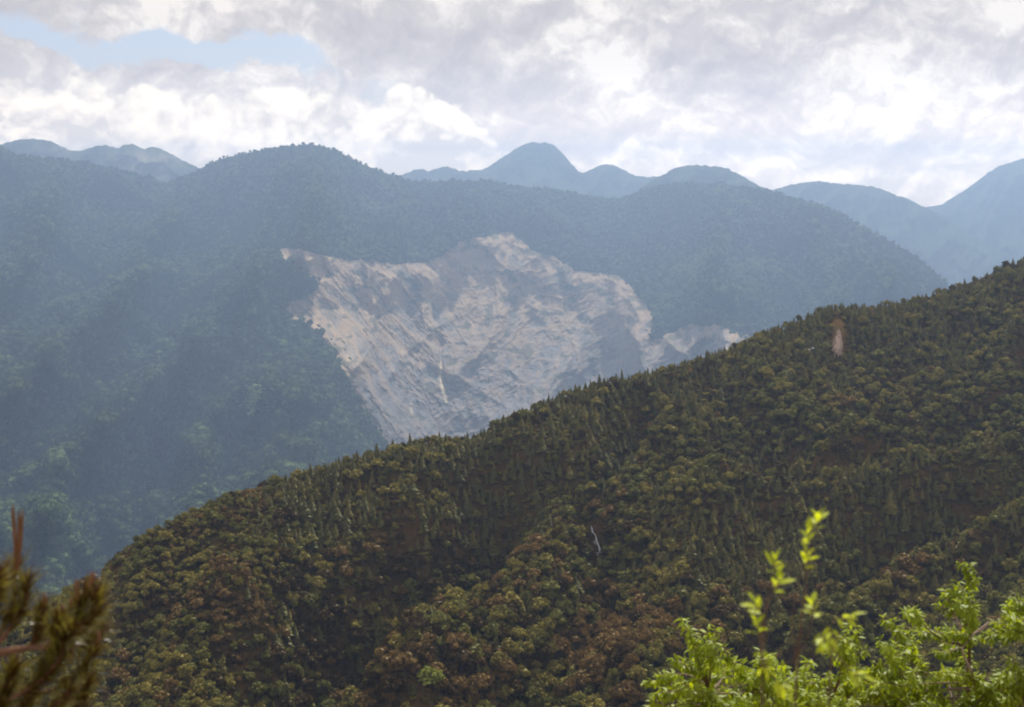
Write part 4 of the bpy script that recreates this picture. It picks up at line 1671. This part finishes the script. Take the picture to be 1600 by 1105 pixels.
# left bush of the pair
hubsB = [(P3p(1110, 1080, 7.4), .008), (P3p(1200, 1080, 7.5), .009), (P3p(1290, 1110, 7.6), .009), (P3p(1150, 1150, 7.4), .012)]
listB = [(1100, 975, 0), (1085, 1005, 0), (1120, 1000, 0), (1075, 1035, 0), (1105, 1035, 0), (1050, 1060, 0), (1030, 1085, 0), (1080, 1075, 0),
         (1130, 1050, 0), (1140, 1085, 3), (1180, 1025, 1), (1210, 1020, 1), (1235, 1035, 1), (1165, 1060, 1), (1200, 1060, 1), (1250, 1070, 1),
         (1290, 1060, 2), (1320, 1020, 2), (1345, 1000, 2), (1310, 985, 2), (1270, 1045, 2), (1330, 1060, 2), (1240, 1095, 3), (1190, 1095, 3), (1110, 1100, 3),
         (1060, 1100, 0), (1290, 1095, 2), (1330, 1095, 2), (1220, 1070, 1), (1150, 1020, 1), (1010, 1100, 0), (1360, 1030, 2), (1270, 1105, 2)]
for _ in range(22):
    listB.append((rb.uniform(1040, 1350), rb.uniform(1065, 1112), 3 if rb.random() < .5 else int(rb.integers(1, 3))))
bx, by = P3p(1170, 1105, 7.6)[:2]
baseB = np.array([bx, by, float(look_z(bx, by))])
leafy_bush('leafy_bush', 'bright yellow-green bush at bottom centre-right, left of the young tree, with a pointed left shoot', 'bush', baseB, hubsB,
           tips_from(listB, 7.5), 0.050, 36, 0.24, m_leaf, 2, 0.026)
# blurred sapling sprigs much closer to the camera
hubsC = [(P3p(1245, 1030, 2.232), .004), (P3p(1190, 1010, 2.160), .003), (P3p(1300, 1010, 2.196), .003)]
tipsC = [(P3p(1278, 805, 2.232), 0), (P3p(1262, 832, 2.232), 0), (P3p(1264, 868, 2.232), 0), (P3p(1212, 875, 2.160), 1), (P3p(1218, 905, 2.160), 1),
         (P3p(1180, 942, 2.160), 1), (P3p(1184, 972, 2.160), 1), (P3p(1268, 945, 2.232), 0), (P3p(1330, 965, 2.196), 2), (P3p(1298, 1000, 2.196), 2),
         (P3p(1285, 1008, 2.196), 2), (P3p(1230, 1080, 2.160), 1), (P3p(1200, 1050, 2.160), 1), (P3p(1345, 1055, 2.232), 2)]
bx, by = P3p(1240, 1105, 2.376)[:2]
baseC = np.array([bx, by, float(look_z(bx, by))])


def sapling():
    r = np.random.default_rng(5)
    root = obj('sapling', None)
    root.location = baseC
    tag(root, 'out-of-focus slender sapling with sparse bright leaf tufts rising above the bush', 'sapling')
    B = baseC
    tw = []
    for h, rad in hubsC:
        tw.append(tube_path(bez(B, (B + h) / 2 + np.array([0, 0, .1]), h, 8) - B, np.linspace(.004, rad * .45, 8), 6))
    lm = [mesh_np('leaf', v, f, m_leaf2, True) for v, f in LEAF]
    for (tp, hi) in tipsC:
        h, rad = hubsC[hi]
        ctrl = (h + tp) / 2 + r.normal(scale=.015, size=3)
        tw.append(tube_path(bez(h, ctrl, tp, 8) - B, np.linspace(.0012, .0006, 8), 5))
        ax = tp - ctrl
        ax /= np.linalg.norm(ax)
        for k in range(6):
            p = tp - ax * .0045 * k
            bb = basis(ax, k * 2.4 + r.uniform(-.3, .3))
            dd = ax * (1.1 - .12 * k) + bb[:, 0] * .7
            L = .027 * r.uniform(.7, 1.15)
            bs = basis(dd, r.uniform(-.6, .6)) * L
            q = obj('leaf', lm[k % 3], root)
            q.matrix_basis = Matrix([[bs[0][0], bs[0][1], bs[0][2], p[0] - B[0]], [bs[1][0], bs[1][1], bs[1][2], p[1] - B[1]],
                                     [bs[2][0], bs[2][1], bs[2][2], p[2] - B[2]], [0, 0, 0, 1]])
    V, Fc = join(tw)
    obj('stem', mesh_np('stem', V, Fc, m_twig, True), root)


sapling()
# bare twig in the gap of the right tree
tr = obj('dead_branch', mesh_np('dead_branch', *join([
    tube_path([P3p(1518, 1048, 7.6), P3p(1508, 1030, 7.6), P3p(1503, 1014, 7.6), P3p(1522, 990, 7.6), P3p(1545, 972, 7.65)], [.007, .006, .0055, .005, .0035], 6),
    tube_path([P3p(1522, 990, 7.6), P3p(1535, 984, 7.6), P3p(1552, 968, 7.6)], [.004, .003, .002], 5),
    tube_path([P3p(1518, 1048, 7.6), P3p(1530, 1100, 7.8), P3p(1524, 1300, 8.1), baseA], [.007, .008, .012, .016], 6)]),
    simple_mat('dead_wood', (0.34, 0.25, 0.20), .8, 20.0), True))
tag(tr, 'bare pale bent dead branch showing in the gap of the yellow-green tree', 'branch')

# ------------------------------------------------------------------ pine at the left edge
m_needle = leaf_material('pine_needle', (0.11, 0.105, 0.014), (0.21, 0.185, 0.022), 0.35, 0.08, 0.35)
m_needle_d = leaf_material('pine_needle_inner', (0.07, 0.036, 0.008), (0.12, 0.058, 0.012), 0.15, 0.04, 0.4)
m_candle = simple_mat('pine_candle', (0.19, 0.085, 0.035), .6, 30.0)
m_pbark = simple_mat('pine_bark', (0.20, 0.10, 0.06), .85, 14.0)
pr = np.random.default_rng(21)
PD = 2.5


def pp(px, py, dd=0.0):
    return P3p(px, py, PD + dd)


trunk_x, trunk_y = pp(-260, 900, .3)[:2]
baseP = np.array([trunk_x, trunk_y, float(look_z(trunk_x, trunk_y))])
pine = obj('pine_tree', None)
pine.location = baseP
tag(pine, 'out-of-focus pine branches with brown-green needle tufts and upright reddish candles at the left edge', 'pine')
top = baseP + np.array([.05, .03, 3.1])
obj('trunk', mesh_np('trunk', *tube_path(bez(baseP - [0, 0, .2], (baseP + top) / 2 + [.03, 0, 0], top, 12) - baseP, np.linspace(.075, .028, 12), 10), m_pbark, True), pine)


def on_trunk(z):
    t = (z - baseP[2]) / 3.1
    return bez(baseP, (baseP + top) / 2 + [.03, 0, 0], top, 60)[int(np.clip(t * 59, 0, 59))]


# shoots: (path in pixels, needle-covered length fraction, radius of needles in m)
SH = [
    [(-30, 1040), (0, 990), (20, 950), (25, 880)],
    [(-30, 1040), (-5, 960), (4, 890)],
    [(-30, 1040), (10, 990), (38, 950), (44, 905)],
    [(5, 1019), (45, 1012), (60, 990), (66, 945)],
    [(45, 1012), (90, 1005), (125, 980), (140, 912)],
    [(90, 1005), (120, 990), (150, 955), (152, 930)],
    [(90, 1005), (112, 985), (122, 940)],
    [(45, 1012), (80, 1010), (92, 965)],
    [(45, 1012), (85, 1015), (112, 985)],
    [(90, 1005), (125, 1010), (158, 985)],
    [(-20, 1110), (30, 1085), (70, 1060), (100, 1020)],
    [(30, 1085), (80, 1080), (120, 1055), (150, 1015)],
    [(30, 1085), (60, 1060), (75, 1030)],
    [(-20, 1110), (10, 1075), (22, 1045)],
    [(-20, 1160), (60, 1130), (110, 1080)],
    [(-20, 1160), (20, 1140), (50, 1085)],
    [(-40, 1000), (-15, 940), (-4, 900)],
    [(60, 1130), (120, 1110), (140, 1065)],
    [(-20, 1160), (0, 1130), (8, 1085)],
]
limb = [
    [on_trunk(pp(-260, 1090)[2]), pp(-150, 1050), pp(-60, 1025), pp(5, 1019), pp(45, 1012)],
    [on_trunk(pp(-260, 1190)[2]), pp(-150, 1150), pp(-60, 1125, .05), pp(-20, 1110)],
    [on_trunk(pp(-260, 1260)[2]), pp(-120, 1200), pp(-20, 1160), pp(60, 1130)],
    [on_trunk(pp(-260, 1150)[2]), pp(-140, 1080), pp(-40, 1045), pp(-30, 1040)],
    [pp(-140, 1080), pp(-80, 1040), pp(-40, 1000)],
]
for L_ in limb:
    L_ = np.array(L_)
    t = np.linspace(0, 1, 14)
    q = np.stack([np.interp(t, np.linspace(0, 1, len(L_)), L_[:, k]) for k in range(3)], 1)
    obj('branch', mesh_np('branch', *tube_path(q - baseP, np.linspace(.014, .005, 14), 7), m_pbark, True), pine)
for si, path in enumerate(SH):
    dj = pr.uniform(-.12, .12)
    q0 = np.array([pp(a, b, dj * (k / len(path))) for k, (a, b) in enumerate(path)])
    t = np.linspace(0, 1, 20)
    q = np.stack([np.interp(t, np.linspace(0, 1, len(q0)), q0[:, k]) for k in range(3)], 1)
    q[1:-1] = (q[:-2] + q[1:-1] * 2 + q[2:]) / 4
    sh = obj('shoot', mesh_np('shoot', *tube_path(q - baseP, np.linspace(.0045, .0032, 20), 6), m_pbark, True), pine)
    # needles in bundles along the upper part
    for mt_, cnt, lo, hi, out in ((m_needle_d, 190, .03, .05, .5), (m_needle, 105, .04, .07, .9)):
        V, Fc, o_ = [], [], 0
        for k in range(cnt):
            u_ = pr.uniform(0.35, 1.0)
            i0 = u_ * 19
            a = q[int(i0)]
            ax = q[min(int(i0) + 1, 19)] - q[max(int(i0) - 1, 0)]
            ax /= np.linalg.norm(ax) + 1e-9
            rad = rand_unit(1, pr)[0]
            rad -= ax * (rad @ ax)
            rad /= np.linalg.norm(rad) + 1e-9
            d = ax * pr.uniform(.6, 1.4) + rad * pr.uniform(.3, 1.0) * out * 1.3
            d /= np.linalg.norm(d)
            ln = pr.uniform(lo, hi)
            wv = np.cross(d, rand_unit(1, pr)[0])
            wv = wv / (np.linalg.norm(wv) + 1e-9) * .0008
            tip = a + d * ln + np.array([0, 0, -.006])
            V += [a - wv, a + wv, a + d * ln * .6 + wv, a + d * ln * .6 - wv, tip]
            Fc += [[o_, o_ + 1, o_ + 2], [o_, o_ + 2, o_ + 3], [o_ + 3, o_ + 2, o_ + 4]]
            o_ += 5
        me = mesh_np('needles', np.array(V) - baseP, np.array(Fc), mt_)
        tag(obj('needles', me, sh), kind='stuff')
for (a, b, a1, b1, rd) in [(24, 893, 20, 788, .0034), (27, 893, 36, 795, .0026), (27, 890, 30, 797, .003), (140, 915, 146, 893, .004), (96, 960, 97, 945, .003),
                           (70, 945, 68, 925, .003), (118, 935, 120, 905, .003), (110, 1035, 112, 1012, .003), (152, 1005, 154, 985, .003), (108, 952, 112, 935, .003)]:
    p0, p1 = pp(a, b), pp(a1, b1)
    L_ = np.array([p0, p0 * .6 + p1 * .4 + [.002, 0, 0], p1 * .85 + p0 * .15, p1])
    obj('candle', mesh_np('candle', *tube_path(L_ - baseP, [rd * .8, rd * 1.1, rd, rd * .3], 8), m_candle, True), pine)

# ------------------------------------------------------------------ haze
hz, n = mat_new('haze_air')
pv = n.new('ShaderNodeVolumePrincipled')
pv.inputs['Color'].default_value = (0.455, 0.64, 0.95, 1.0)
pv.inputs['Density'].default_value = 0.000111
pv.inputs['Anisotropy'].default_value = 0.55
o = n.new('ShaderNodeOutputMaterial')
n.link(pv.outputs[0], o.inputs['Volume'])
TOP = 290.0
import bmesh
bm = bmesh.new()
bmesh.ops.create_cube(bm, size=1.0)
me = bpy.data.meshes.new('haze')
bm.to_mesh(me)
bm.free()
me.materials.append(hz)
h = obj('haze', me)
h.scale = (40400, 19700, TOP - (VALLEY - 62))
h.location = (0, 4750, (TOP + VALLEY - 62) / 2)
tag(h, kind='stuff')
